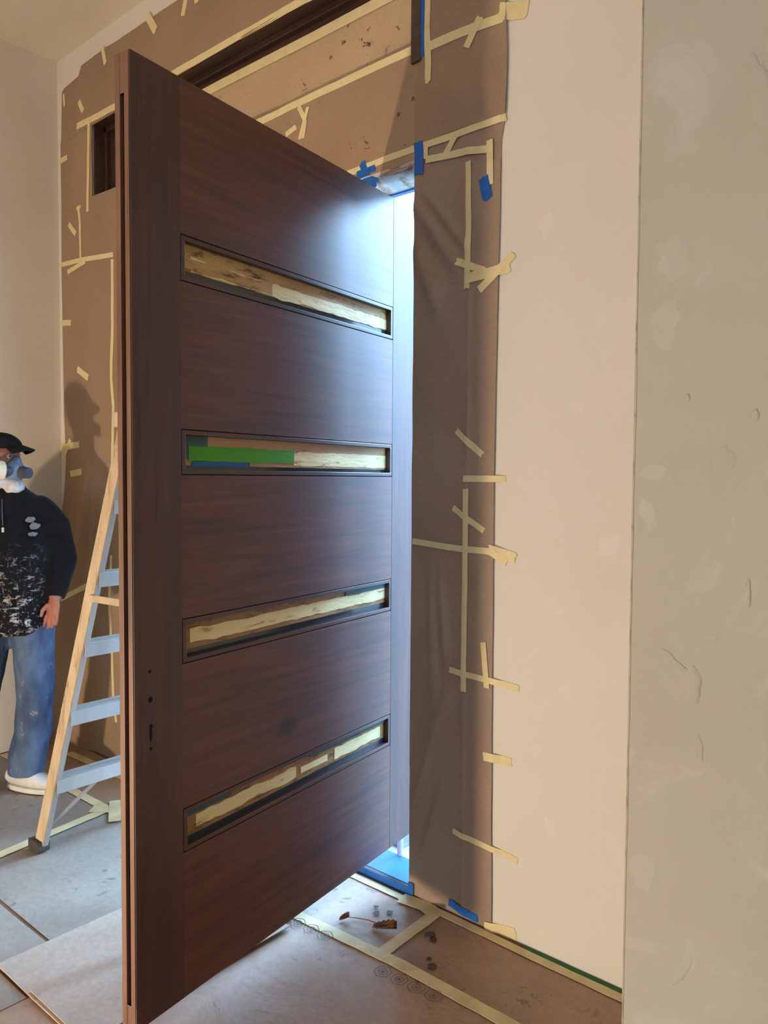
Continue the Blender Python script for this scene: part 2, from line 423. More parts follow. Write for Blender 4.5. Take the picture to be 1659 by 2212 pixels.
bevel(MB().box(DX0 + 0.002, 0.022, -0.0135, -0.0121, 0.001, 0.0270).build('tape_strip', MAT['blue'], th), 0.0004)
bevel(MB().box(-0.001, 0.024, -0.0150, -0.0136, 0.002, 0.050).build('tape_strip', MAT['blue'], th), 0.0004)

# ------------------------------------------------------------------ transom window above the door
tw = empty('window_1', (-1.115, 0.08, TZ0)); tag(tw, 'wide dark walnut transom window above the door with papered glass', 'window', kind='structure')
def frame_piece(x0, x1, y0, y1, z0, z1, mat='wood_frame'):
    return bevel(MB().box(x0, x1, y0, y1, z0, z1).build('frame_piece', MAT[mat], tw), 0.003)
frame_piece(TX0, TX0 + 0.012, 0.002, 0.115, TZ0, TZ1)             # left reveal
frame_piece(TX1 - 0.012, TX1, 0.002, 0.115, TZ0, TZ1)
frame_piece(TX0, TX1, 0.002, 0.115, TZ1 - 0.012, TZ1)             # soffit
frame_piece(TX0, TX1, 0.002, 0.115, TZ0, TZ0 + 0.012)             # sill
frame_piece(TX0 + 0.012, TX1 - 0.012, 0.060, 0.110, TZ1 - 0.040, TZ1 - 0.012)   # stepped stop
frame_piece(TX0 + 0.012, TX1 - 0.012, 0.085, 0.115, TZ1 - 0.095, TZ1 - 0.040)   # top rail of sash
frame_piece(TX0 + 0.012, TX0 + 0.034, 0.060, 0.110, TZ0 + 0.012, TZ1 - 0.012)
frame_piece(TX0 + 0.034, TX0 + 0.10, 0.085, 0.115, TZ0 + 0.012, TZ1 - 0.095)
frame_piece(TX1 - 0.10, TX1 - 0.034, 0.085, 0.115, TZ0 + 0.012, TZ1 - 0.095)
frame_piece(TX1 - 0.034, TX1 - 0.012, 0.060, 0.110, TZ0 + 0.012, TZ1 - 0.012)
frame_piece(-0.014, 0.030, -0.020, 0.002, TZ0 - 0.02, TZ1)         # bare face of the right stile
MB().box(TX0 + 0.10, TX1 - 0.10, 0.098, 0.104, TZ0 + 0.012, TZ1 - 0.095).build('pane', MAT['glass_dark'], tw)

# ------------------------------------------------------------------ wall coverings: kraft paper sheets and tape strips
def smooth01(a, b, x):
    t = max(0.0, min(1.0, (x - a) / (b - a))); return t * t * (3 - 2 * t)
FOLDS = [((0.01, 2.52), (0.20, 2.26), 0.010, 0.022), ((0.05, 2.56), (0.235, 2.33), 0.008, 0.016), ((0.02, 2.36), (0.10, 2.16), 0.012, 0.028), ((0.10, 2.30), (0.11, 2.10), 0.010, 0.03),
         ((0.13, 1.23), (0.16, 0.90), 0.008, 0.018), ((0.09, 1.25), (0.11, 0.75), 0.006, 0.02), ((0.17, 0.78), (0.03, 0.38), 0.010, 0.022), ((0.12, 0.70), (0.02, 0.5), 0.008, 0.02),
         ((0.15, 0.45), (0.06, 0.15), 0.006, 0.02), ((-2.30, 1.55), (-2.42, 1.05), 0.02, 0.05), ((-2.22, 1.5), (-2.24, 0.9), 0.02, 0.04), ((0.07, 2.95), (0.22, 2.82), 0.01, 0.04), ((0.30, 2.95), (0.345, 2.75), 0.008, 0.03)]
def paper_off(x, z):
    """how far the paper stands off the wall"""
    h = 0.004
    n = noise.noise((x * 3.0, z * 1.6, 0.4)) * 0.5 + 0.5
    m = smooth01(-2.60, -2.45, x) * (1 - smooth01(0.26, 0.35, x))
    h += 0.008 * n * m + 0.0025 * m * noise.noise((x * 12, z * 7, 1.4))
    for (a, b, amp, w) in FOLDS:
        ax, az = a; bx, bz = b
        dx, dz = bx - ax, bz - az; L2 = dx * dx + dz * dz
        t = ((x - ax) * dx + (z - az) * dz) / L2; tc = max(0, min(1, t))
        d = math.hypot(x - ax - dx * tc, z - az - dz * tc)
        if d < 3 * w:
            h += 1.7 * amp * math.exp(-(d / w) ** 2) * math.sin(PI * (0.15 + 0.7 * tc))
    # loose hem on the far left near the floor
    h += 0.10 * smooth01(1.55, 0.3, z) * (1 - smooth01(-2.56, -2.25, x)) if x < -2.2 else 0
    return max(h, 0.002)

def rowval(rows, z):
    for (z0, a0, b0), (z1, a1, b1) in zip(rows[:-1], rows[1:]):
        if z <= z1:
            t = (z - z0) / (z1 - z0) if z1 > z0 else 0
            return a0 + (a1 - a0) * t, b0 + (b1 - b0) * t
    return rows[-1][1], rows[-1][2]

def paper_sheet(name, rows, mat, label, extra=0.0, nx=40, nz=80, wrap=0.0, jag=0.003, seed=1.0, Y=None, group=None, cat='masking paper', lift=0.0):
    """rows: (z, left x, right x) from bottom to top"""
    z0, z1 = rows[0][0], rows[-1][0]
    vs = []; fs = []
    cols = nx + 1 + (2 if wrap else 0)
    for j in range(nz + 1):
        z = z0 + (z1 - z0) * j / nz
        a, b = rowval(rows, z)
        a += jag * noise.noise((z * 5, seed, 0.1)); b += jag * noise.noise((z * 4, seed, 7.1))
        if wrap:
            vs.append((a - 0.003, wrap, z)); vs.append((a - 0.0035, 0.0, z))
        for i in range(nx + 1):
            x = a + (b - a) * i / nx
            zz = z + (jag * 2 * noise.noise((x * 4, seed, 3.3)) if j in (0, nz) else 0)
            y = (-paper_off(x, z) - extra) if Y is None else Y - 0.003 * (noise.noise((x * 5, z * 6, seed)) + 1)
            y -= lift * math.exp(-((x - a) / 0.012) ** 2) * (0.6 + 0.4 * noise.noise((z * 2.5, seed, 5.0)))
            vs.append((x, y, zz))
    for j in range(nz):
        for i in range(cols - 1):
            p = j * cols + i
            fs.append((p, p + 1, p + 1 + cols, p + cols))
    o = mesh_obj(name, vs, fs, mat, smooth=True)
    tag(o, label, cat, group)
    return o

def tape_strip(parent, pts, width, mat, layer, offf, name='tape_strip', step=0.02):
    """torn strip along a polyline of (x, z) on the wall"""
    P = [Vector((p[0], p[1])) for p in pts]
    seg = [(P[i + 1] - P[i]).length for i in range(len(P) - 1)]
    L = sum(seg); n = max(4, int(L / step))
    vs = []; fs = []
    sd = random.random() * 50
    def at(d):
        for i, s in enumerate(seg):
            if d <= s or i == len(seg) - 1:
                return P[i] + (P[i + 1] - P[i]) * (d / s), (P[i + 1] - P[i]).normalized()
            d -= s
    m = 4
    hh = 0.0006
    for side in (0, 1):
        for k in range(n + 1):
            c, d = at(L * k / n); nrm = Vector((-d.y, d.x))
            w = width * (1 + 0.05 * noise.noise((k * 0.6, sd, 2)))
            for j in range(m + 1):
                q = c + nrm * (w * (j / m - 0.5))
                if k in (0, n):
                    q += d * (0.22 * width * noise.noise((j * 2.3, sd, k * 1.7)))
                y = -offf(q.x, q.y) - 0.0007 * layer - (hh if side else -hh * 0.3)
                vs.append((q.x, y, q.y))
    c = m + 1; half = (n + 1) * c
    for k in range(n):
        for j in range(m):
            a = half + k * c + j
            fs.append((a, a + 1, a + 1 + c, a + c))
    ring = [k * c for k in range(n + 1)] + [n * c + j for j in range(1, m + 1)] + [k * c + m for k in range(n - 1, -1, -1)] + [j for j in range(m - 1, 0, -1)]
    for i in range(len(ring)):
        a, b = ring[i], ring[(i + 1) % len(ring)]
        fs.append((a, b, b + half, a + half))
    return mesh_obj(name, vs, fs, mat, parent)

TAPES = {
 'jamb': [
   ('y', [(0.238, 2.617), (0.243, 2.416), (0.24, 2.192)], 0.022, 1),
   ('y', [(0.195, 2.292), (0.305, 2.243)], 0.024, 2),
   ('y', [(0.238, 2.227), (0.309, 2.232), (0.399, 2.241)], 0.034, 3),
   ('y', [(0.287, 2.18), (0.412, 2.281)], 0.027, 4),
   ('y', [(0.198, 1.715), (0.306, 1.629)], 0.022, 1),
   ('y', [(0.234, 1.549), (0.393, 1.548)], 0.022, 1),
   ('y', [(0.244, 1.514), (0.243, 1.284), (0.242, 1.042), (0.243, 0.812)], 0.021, 1),
   ('y', [(0.188, 1.447), (0.316, 1.372)], 0.021, 2),
   ('y', [(0.007, 1.32), (0.188, 1.307), (0.359, 1.304)], 0.022, 2),
   ('y', [(0.333, 1.31), (0.435, 1.288)], 0.036, 3),
   ('y', [(0.345, 1.303), (0.403, 1.27)], 0.026, 4),
   ('y', [(0.181, 0.877), (0.454, 0.857)], 0.021, 2),
   ('y', [(0.317, 0.992), (0.333, 0.837)], 0.021, 3),
   ('y', [(0.323, 0.601), (0.43, 0.603)], 0.03, 1),
   ('y', [(0.2, 0.305), (0.458, 0.276)], 0.021, 1),
   ('b', [(0.185, 0.041), (0.306, 0.024)], 0.028, 1),
   ('y', [(0.337, 0.006), (0.455, 0.025)], 0.04, 1),
   ('y', [(0.054, 2.671), (0.209, 2.656), (0.314, 2.64)], 0.024, 2),
   ('y', [(0.319, 2.668), (0.323, 2.521)], 0.024, 3),
   ('b', [(0.297, 2.551), (0.315, 2.476)], 0.036, 4),
 ],
 'header': [
   ('y', [(-0.915, 3.059), (-0.461, 3.068), (-0.171, 3.071), (0.01, 3.072)], 0.03, 1),
   ('y', [(-0.329, 2.717), (-0.145, 2.722), (0.008, 2.725), (0.208, 2.724), (0.379, 2.727)], 0.024, 1),
   ('b', [(0.018, 2.743), (0.023, 2.685), (0.021, 2.628)], 0.04, 3),
   ('y', [(0.051, 2.726), (0.052, 2.675)], 0.018, 2),
   ('y', [(0.135, 2.667), (0.18, 2.721)], 0.024, 2),
   ('b', [(-0.254, 2.74), (-0.221, 2.658)], 0.03, 2),
   ('b', [(-0.28, 2.701), (-0.186, 2.704)], 0.024, 3),
   ('b', [(-0.273, 2.699), (-0.179, 2.646)], 0.034, 2),
   ('y', [(-0.6, 3.049), (-0.562, 2.986), (-0.578, 2.917)], 0.022, 2),
   ('y', [(-0.546, 3.033), (-0.567, 2.984), (-0.594, 2.918)], 0.018, 3),
   ('y', [(-0.678, 2.96), (-0.616, 2.974)], 0.022, 1),
 ],
 'upper': [
   ('y', [(0.06, 3.266), (0.055, 3.126), (0.068, 2.929)], 0.027, 2),
   ('y', [(0.062, 3.055), (0.204, 3.054), (0.365, 3.046)], 0.032, 2),
   ('y', [(0.347, 3.07), (0.451, 3.043)], 0.055, 3),
   ('y', [(0.279, 3.078), (0.224, 2.995)], 0.028, 3),
   ('b', [(0.037, 3.259), (0.034, 3.03)], 0.02, 3),
 ],
 'top': [
   ('y', [(-2.395, 3.48), (-1.999, 3.474), (-1.472, 3.469), (-0.977, 3.469), (-0.571, 3.463), (-0.314, 3.451)], 0.034, 1),
   ('y', [(-2.269, 3.474), (-2.278, 3.284), (-2.294, 2.994)], 0.024, 2),
   ('y', [(-2.123, 3.813), (-2.096, 3.721)], 0.03, 1),
   ('y', [(-1.701, 3.823), (-1.63, 3.724)], 0.042, 1),
   ('y', [(-1.376, 3.782), (-1.403, 3.708)], 0.034, 1),
   ('y', [(-1.297, 3.766), (-1.283, 3.727)], 0.04, 1),
 ],
 'left': [
   ('y', [(-2.552, 3.707), (-2.543, 3.637)], 0.022, 1),
   ('y', [(-2.372, 3.611), (-2.327, 3.543)], 0.032, 1),
   ('y', [(-2.604, 3.347), (-2.513, 3.345)], 0.03, 1),
   ('y', [(-2.415, 3.038), (-2.368, 3.04)], 0.02, 1),
   ('y', [(-2.394, 3.036), (-2.38, 2.97), (-2.375, 2.748)], 0.02, 1),
   ('y', [(-2.506, 2.973), (-2.428, 2.903)], 0.03, 1),
   ('y', [(-2.597, 2.761), (-2.4, 2.75), (-2.035, 2.717)], 0.026, 2),
   ('y', [(-2.528, 2.707), (-2.319, 2.731)], 0.026, 3),
   ('y', [(-2.621, 2.432), (-2.497, 2.419)], 0.032, 1),
   ('y', [(-2.424, 2.151), (-2.307, 2.093)], 0.036, 1),
   ('y', [(-2.65, 1.711), (-2.417, 1.727)], 0.036, 1),
   ('y', [(-2.596, 1.664), (-2.517, 1.756)], 0.03, 2),
   ('y', [(-2.522, 1.56), (-2.389, 1.573)], 0.036, 1),
   ('y', [(-2.538, 0.84), (-2.325, 0.936)], 0.03, 1),
   ('y', [(-2.044, 2.695), (-2.046, 2.356), (-2.064, 2.064), (-2.044, 1.915), (-2.062, 1.657), (-2.051, 1.496)], 0.026, 1),
   ('y', [(-2.085, 1.12), (-2.109, 0.866), (-2.08, 0.565), (-2.07, 0.363), (-2.044, 0.216)], 0.024, 1),
 ],
}

SHEETS = {}
SHEETS['left'] = paper_sheet('masking_paper', [(0.0, -2.62, -2.0), (0.6, -2.63, -2.0), (1.2, -2.635, -2.0), (1.66, -2.575, -2.0), (1.9, -2.595, -2.0), (2.7, -2.604, -2.0), (3.065, -2.60, -2.0)],
    MAT['kraft'], 'tall kraft masking paper sheet behind the painter, loose at the floor', extra=0.001, seed=2.0, nx=44, nz=110)
SHEETS['sidelight'] = paper_sheet('masking_paper', [(0.0, -1.998, -1.40), (3.03, -1.998, -1.40)], MAT['kraft'],
    'kraft masking paper on the wall behind the stepladder', extra=0.004, seed=3.0, nx=30, nz=60)
SHEETS['top'] = paper_sheet('masking_paper', [(3.035, -2.60, -2.245), (3.455, -2.60, -2.245), (3.456, -2.59, 0.34), (3.735, -2.578, 0.36), (3.745, -2.384, 0.36), (3.78, -2.36, 0.36), (3.80, -2.35, 0.36)],
    MAT['kraft'], 'kraft masking paper band around the top of the transom, under the ceiling', extra=0.0005, seed=4.0, nx=90, nz=60)
SHEETS['transom'] = paper_sheet('masking_paper', [(3.055, -2.14, -0.08), (3.372, -2.14, -0.08)], MAT['kraft_tan'],
    'pale tan masking paper covering the transom glass above the door', seed=5.0, nx=80, nz=16, Y=0.083)
SHEETS['header'] = paper_sheet('masking_paper', [(2.668, -1.38, 0.012), (2.75, -1.38, 0.03), (2.95, -1.38, 0.032), (3.075, -1.38, 0.028)], MAT['kraft_hdr'],
    'stained kraft masking paper across the door header under the transom', extra=0.003, seed=6.0, nx=60, nz=30)
SHEETS['upper'] = paper_sheet('masking_paper', [(2.735, 0.0, 0.377), (2.95, 0.0, 0.380), (3.0, 0.026, 0.378), (3.25, 0.026, 0.372), (3.46, 0.026, 0.37)], MAT['kraft'],
    'dark kraft masking paper to the right of the transom end', extra=0.006, seed=7.0, nx=34, nz=46)
SHEETS['jamb'] = paper_sheet('masking_paper', [(0.006, -0.002, 0.359), (0.10, -0.002, 0.359), (0.66, -0.002, 0.352), (1.45, -0.002, 0.348), (2.06, -0.002, 0.352), (2.66, -0.002, 0.361), (2.74, -0.002, 0.376)], MAT['kraft_shaded'],
    'wrinkled tall kraft masking paper strip down the right door jamb', extra=0.0, seed=8.0, nx=48, nz=180, jag=0.002)
# overlapped inner sheet of the jamb strip: its free edge makes the dark vertical line
SHEETS['overlap'] = paper_sheet('masking_paper', [(0.03, 0.242, 0.3605), (0.10, 0.241, 0.3605), (0.66, 0.238, 0.3535), (1.45, 0.236, 0.350), (1.75, 0.244, 0.351), (2.60, 0.240, 0.361)], MAT['kraft_shaded'],
    'narrow kraft paper strip overlapping the jamb sheet beside the cream wall', extra=0.0035, seed=9.0, nx=24, nz=120, jag=0.002, lift=0.007)
EX = {'left': 0.0015, 'top': 0.001, 'header': 0.0035, 'upper': 0.0065, 'jamb': 0.0045, 'transom': 0.004}
for key, strips in TAPES.items():
    for (c, pts, w, lay) in strips:
        ex = EX[key]
        tape_strip(SHEETS[key], pts, w, MAT['tape'] if c == 'y' else MAT['blue'], lay, lambda x, z, ex=ex, jb=(key == 'jamb'): (paper_off(x, z) + ex + (0.007 * math.exp(-((x - 0.24) / 0.02) ** 2) if jb else 0)) * (1 - smooth01(0.362, 0.392, x)) + 0.0006 * smooth01(0.362, 0.392, x))
# the tape along the upper edge of the transom paper, inside the recess
for (z, h, c, yy) in ((3.381, 0.020, 'tape', 0.0765), (3.362, 0.028, 'tape', 0.0755)):
    tape_strip(SHEETS['transom'], [(-2.13, z), (-1.2, z + 0.002), (-0.6, z - 0.003), (-0.085, z)], h, MAT[c], 1, lambda x, zz, yy=yy: -yy, step=0.04)
tape_strip(SHEETS['transom'], [(-2.128, 3.06), (-2.126, 3.37)], 0.026, MAT['tape'], 1, lambda x, zz: -0.0745)

# ------------------------------------------------------------------ floor papers
def floor_sheet(name, x0, x1, y0, y1, z, mat, label, h=0.0012, seed=1.0, cat='floor paper', amp=0.003):
    nx = max(4, int((x1 - x0) / 0.06)); ny = max(4, int((y1 - y0) / 0.06))
    vs = []; fs = []
    for j in range(ny + 1):
        for i in range(nx + 1):
            x = x0 + (x1 - x0) * i / nx; y = y0 + (y1 - y0) * j / ny
            e = 0.004 * noise.noise((x * 3, y * 3, seed)) if (i in (0, nx) or j in (0, ny)) else 0
            vs.append((x + e, y + e, z + h + amp * max(0, noise.noise((x * 2.2, y * 2.2, seed)))))
    n0 = len(vs)
    vs += [(v[0], v[1], z) for v in vs]
    for j in range(ny):
        for i in range(nx):
            p = j * (nx + 1) + i
            fs.append((p, p + 1, p + nx + 2, p + nx + 1))
    ring = [i for i in range(nx + 1)] + [j * (nx + 1) + nx for j in range(1, ny + 1)] + [ny * (nx + 1) + i for i in range(nx - 1, -1, -1)] + [j * (nx + 1) for j in range(ny - 1, 0, -1)]
    for i in range(len(ring)):
        a, b = ring[i], ring[(i + 1) % len(ring)]
        fs.append((a, a + n0, b + n0, b))
    o = mesh_obj(name, vs, fs, mat, smooth=False)
    tag(o, label, cat); return o

fs_wall = floor_sheet('floor_paper', -2.60, 0.952, -0.37, -0.028, 0.0, MAT['kraft_floor'], 'brown floor paper strip along the foot of the door wall', seed=1)
fs_mid = floor_sheet('floor_paper', -0.48, 3.2, -1.9, -0.37, 0.0, MAT['kraft_floor'], 'large brown floor paper with hexagon prints in front of the door', seed=2, amp=0.004)
fs_l1 = floor_sheet('floor_paper', -2.60, -0.60, -1.028, -0.37, 0.0, MAT['floor_grey'], 'grey floor paper under the stepladder feet', seed=3, amp=0.004)
fs_l2 = floor_sheet('floor_paper', -2.60, -0.66, -1.204, -1.042, 0.0, MAT['floor_grey'], 'narrow grey floor paper strip at the left edge of the photo', seed=4)
fs_l3 = floor_sheet('floor_paper', -2.60, -0.486, -2.3, -1.210, 0.0, MAT['floor_grey'], 'grey floor paper nearest the camera on the far left', seed=5)
fs_pk = floor_sheet('floor_board', -0.70, -0.20, -1.205, -0.42, 0.0065, MAT['floor_pale'], 'pale pinkish cardboard sheet on the floor left of the door edge', h=0.004, seed=6, cat='cardboard sheet', amp=0.002)
fs_pk2 = floor_sheet('floor_board', -0.49, -0.16, -1.198, -0.46, 0.0135, MAT['floor_pale'], 'pale cardboard sheet lapped over its neighbour beneath the door', h=0.003, seed=7, cat='cardboard sheet', amp=0.002)

def floor_tape(parent, pts, width, mat, z, seed=1.0):
    P = [Vector(p) for p in pts]; vs = []; fs = []
    L = sum((P[i + 1] - P[i]).length for i in range(len(P) - 1)); n = max(6, int(L / 0.03))
    for k in range(n + 1):
        d = L * k / n
        for i in range(len(P) - 1):
            s = (P[i + 1] - P[i]).length
            if d <= s + 1e-6 or i == len(P) - 2: break
            d -= s
        t = (P[i + 1] - P[i]).normalized(); c = P[i] + t * d; nr = Vector((-t.y, t.x))
        w = width / 2 * (1 + 0.12 * noise.noise((k * 0.5, seed, 0)))
        for sgn in (-1, 1):
            q = c + nr * (w * sgn) + t * (0.006 * noise.noise((k, sgn, seed)))
            vs.append((q.x, q.y, z + 0.0012)); vs.append((q.x, q.y, z))
    for k in range(n):
        a = k * 4; b = a + 4
        fs += [(a, a + 2, b + 2, b), (a + 1, a, b, b + 1), (a + 2, a + 3, b + 3, b + 2)]
    fs += [(0, 1, 3, 2), (n * 4, n * 4 + 2, n * 4 + 3, n * 4 + 1)]
    return mesh_obj('tape_strip', vs, fs, mat, parent)
floor_tape(fs_wall, [(-2.60, -0.372), (-1.3, -0.366), (-0.2, -0.384), (0.236, -0.358), (0.951, -0.366)], 0.046, MAT['tape_floor'], 0.0052, 1)
floor_tape(fs_wall, [(0.156, -0.030), (0.161, -0.2), (0.166, -0.385)], 0.046, MAT['tape_floor'], 0.0048, 2)
floor_tape(fs_wall, [(0.030, -0.034), (0.25, -0.036), (0.54, -0.044), (0.950, -0.046)], 0.034, MAT['tape_floor'], 0.0046, 3)
floor_tape(fs_wall, [(-2.35, -0.127), (-2.05, -0.117), (-1.6, -0.11)], 0.05, MAT['tape_floor'], 0.0048, 4)
floor_tape(fs_wall, [(-1.36, -0.050), (-0.5, -0.056), (0.012, -0.050)], 0.03, MAT['tape_floor'], 0.0048, 9)
floor_tape(fs_wall, [(0.0, -0.055), (0.10, -0.040), (0.17, -0.060)], 0.062, MAT['tape_floor'], 0.0064, 10)
floor_tape(fs_l1, [(-1.40, -1.02), (-1.43, -0.888), (-1.515, -0.304)], 0.05, MAT['tape_floor'], 0.0068, 5)
floor_tape(fs_l1, [(-1.56, -0.42), (-1.44, -0.32)], 0.07, MAT['tape_floor'], 0.0084, 6)
floor_tape(fs_l1, [(-1.36, -0.42), (-1.56, -0.30)], 0.05, MAT['tape_floor'], 0.0098, 7)
green = floor_tape(None, [(0.50, -0.012), (0.72, -0.013), (0.954, -0.013)], 0.018, MAT['green_dk'], 0.0012, 8)
green.name = 'floor_edge_tape'
tag(green, 'dark green tape along the foot of the cream wall', 'tape')

# hexagon marks printed on the floor paper
MAT['print'] = mottled('printed_ink', lin(92, 84, 78), lin(118, 106, 96), 20, 0.7)
def hexmark(cx, cy, r, z, rot):
    vs = []; fs = []
    def ring(n, r0, r1, off):
        b = len(vs)
        for k in range(n):
            t = 2 * PI * k / n + off
            vs.append((cx + r0 * math.cos(t), cy + r0 * math.sin(t), z)); vs.append((cx + r1 * math.cos(t), cy + r1 * math.sin(t), z))
        for k in range(n):
            a = b + 2 * k; c = b + 2 * ((k + 1) % n)
            fs.append((a, a + 1, c + 1, c))
    ring(6, r, r * 0.90, rot); ring(14, r * 0.50, r * 0.42, 0); ring(8, r * 0.20, r * 0.05, 0)
    return mesh_obj('printed_mark', vs, fs, MAT['print'], fs_mid)
for i in range(4): hexmark(-0.228 + 0.0625 * i, -0.420 + 0.004 * i, 0.030, 0.0068, 0.5)
for i in range(4): hexmark(0.232 + 0.0625 * i, -0.424 + 0.005 * i, 0.030, 0.0068, 0.5)

# dry leaf scraps on the floor paper
MAT['leaf'] = mottled('dry_leaf', lin(74, 44, 26), lin(120, 76, 44), 30, 0.7, 0.3, 0.4, 60)
def leaf(cx, cy, L, W, ang, curl, label, z=0.005):
    n = 10; vs = []; fs = []
    for i in range(n + 1):
        t = i / n; w = W * math.sin(PI * min(1, 0.08 + t * 0.92)) ** 0.7 * (1 + 0.25 * (-1) ** i)
        for j in range(-2, 3):
            x = (t - 0.5) * L; y = w * j / 4.0
            h = curl * (abs(j) / 2.0) ** 1.5 * (0.4 + t) + 0.35 * curl * t * t
            vs.append((cx + x * math.cos(ang) - y * math.sin(ang), cy + x * math.sin(ang) + y * math.cos(ang), z + h))
    for i in range(n):
        for j in range(4):
            a = i * 5 + j; fs.append((a, a + 1, a + 6, a + 5))
    o = mesh_obj('dry_leaf', vs, fs, MAT['leaf'], smooth=True)
    m = o.modifiers.new('thick', 'SOLIDIFY'); m.thickness = 0.0008
    tag(o, label, 'leaf', 'leaf scraps by the threshold'); return o
lf = leaf(0.085, -0.245, 0.085, 0.045, 0.5, 0.020, 'larger curled brown dry leaf on the floor paper by the threshold')
MB().tube([(0.048, -0.238, 0.008), (0.01, -0.243, 0.007), (-0.03, -0.262, 0.008), (-0.058, -0.276, 0.007)], [0.0016, 0.0018, 0.0016, 0.001], 8).build('stem', MAT['leaf'], lf)
leaf(-0.060, -0.293, 0.036, 0.022, 1.1, 0.014, 'small brown dry leaf scrap beside the larger leaf')
crk = [(0.27, -0.21), (0.30, -0.20), (0.325, -0.215), (0.35, -0.205), (0.372, -0.225)]
MAT['stain'] = mottled('floor_stain', lin(70, 56, 44), lin(96, 78, 60), 20, 0.6)
for i, (x, y, r) in enumerate([(0.222, -0.165, 0.020), (0.246, -0.182, 0.013), (0.03, -0.155, 0.012), (-0.03, -0.16, 0.009), (0.0, -0.19, 0.012), (0.33, -0.30, 0.016), (0.30, -0.275, 0.01)]):
    vs = [(x, y, 0.0061)]; n = 14
    for k in range(n):
        t = 2 * PI * k / n; w = r * (1 + 0.7 * noise.noise((math.cos(t) * 2 + i * 3, math.sin(t) * 2, i)))
        vs.append((x + w * math.cos(t), y + w * math.sin(t), 0.0061))
    mesh_obj('paint_stain', vs, [(0, 1 + k, 1 + (k + 1) % n) for k in range(n)], MAT['stain'], fs_wall)

# ------------------------------------------------------------------ the pivot door (own frame: x along the door, -y out of the seen face, z up)
ANG = math.radians(7.7042)
# door-local x axis = outwards along the door, local y axis = away from the seen face
door = empty('door_1', (-0.1347, 0.0, 0.0), PI / 2 + ANG)
tag(door, 'tall dark walnut pivot door with four papered slots, standing open', 'door', kind='structure')
TH = 0.057; S0, S1 = -1.1646, 0.200; ZB, ZT = 0.1107, 2.5972; SA, SB = -1.0045, 0.043
LITE_C = [2.131, 1.6155, 1.1030, 0.5800]; LH, IH = 0.122, 0.094
O0 = (0, 0, 0)
def dbox(x0, x1, y0, y1, z0, z1): return MB().box(x0, x1, y0, y1, z0, z1)
# seen face is at local y = 0 and the slab runs to y = +TH
# free-edge stile with the lock channel milled into its edge
G0, G1 = 0.021, 0.037
st = MB()
st.box(S0, SA - 0.0006, 0.0, TH, ZT - 0.10, ZT)
st.box(S0 + 0.020, SA - 0.0006, 0.0, TH, ZB + 0.06, ZT - 0.10)
st.box(S0, SA - 0.0006, 0.0, TH, ZB, ZB + 0.06)
st.build('stile', MAT['wood_v'], door, O0)
bevel(dbox(S0, S0 + 0.0202, 0.0, 0.0025, ZB + 0.06, ZT - 0.10).build('edge_veneer', MAT['wood_v'], door, O0), 0.0008)
bevel(dbox(S0 - 0.0015, S0 + 0.020, 0.004, G0, ZB, ZT).build('edge_lip', MAT['wood_edge'], door, O0), 0.0015)
bevel(dbox(S0 - 0.0015, S0 + 0.020, G1, TH - 0.001, ZB, ZT).build('edge_lip', MAT['wood_edge'], door, O0), 0.0015)
dbox(S0 + 0.010, S0 + 0.021, G0 - 0.001, G1 + 0.001, ZB + 0.05, ZT - 0.09).build('lock_channel', MAT['groove'], door, O0)
bevel(dbox(S0 - 0.001, S0 + 0.016, G0, G1, ZT - 0.10, ZT).build('channel_plug', MAT['wood_edge'], door, O0), 0.001)
bevel(dbox(S0 - 0.001, S0 + 0.016, G0, G1, ZB, ZB + 0.06).build('channel_plug', MAT['wood_edge'], door, O0), 0.001)
bevel(dbox(SB + 0.0006, S1, 0.0, TH, ZB, ZT).build('stile', MAT['wood_v'], door, O0), 0.002)
# five cross panels with horizontal grain
edges = [ZT] + [v for c in LITE_C for v in (c + LH / 2, c - LH / 2)] + [ZB]
for i in range(5):
    zt, zb = edges[2 * i], edges[2 * i + 1]
    dbox(SA, SB, 0.0004, TH, zb + (0.0012 if i < 4 else 0), zt - (0.0012 if i > 0 else 0)).build('panel', MAT['wood_knot'] if i == 3 else MAT['wood_h'], door, O0)
# black seams either side of the panels
for x in (SA - 0.0003, SB + 0.0003):
    pass
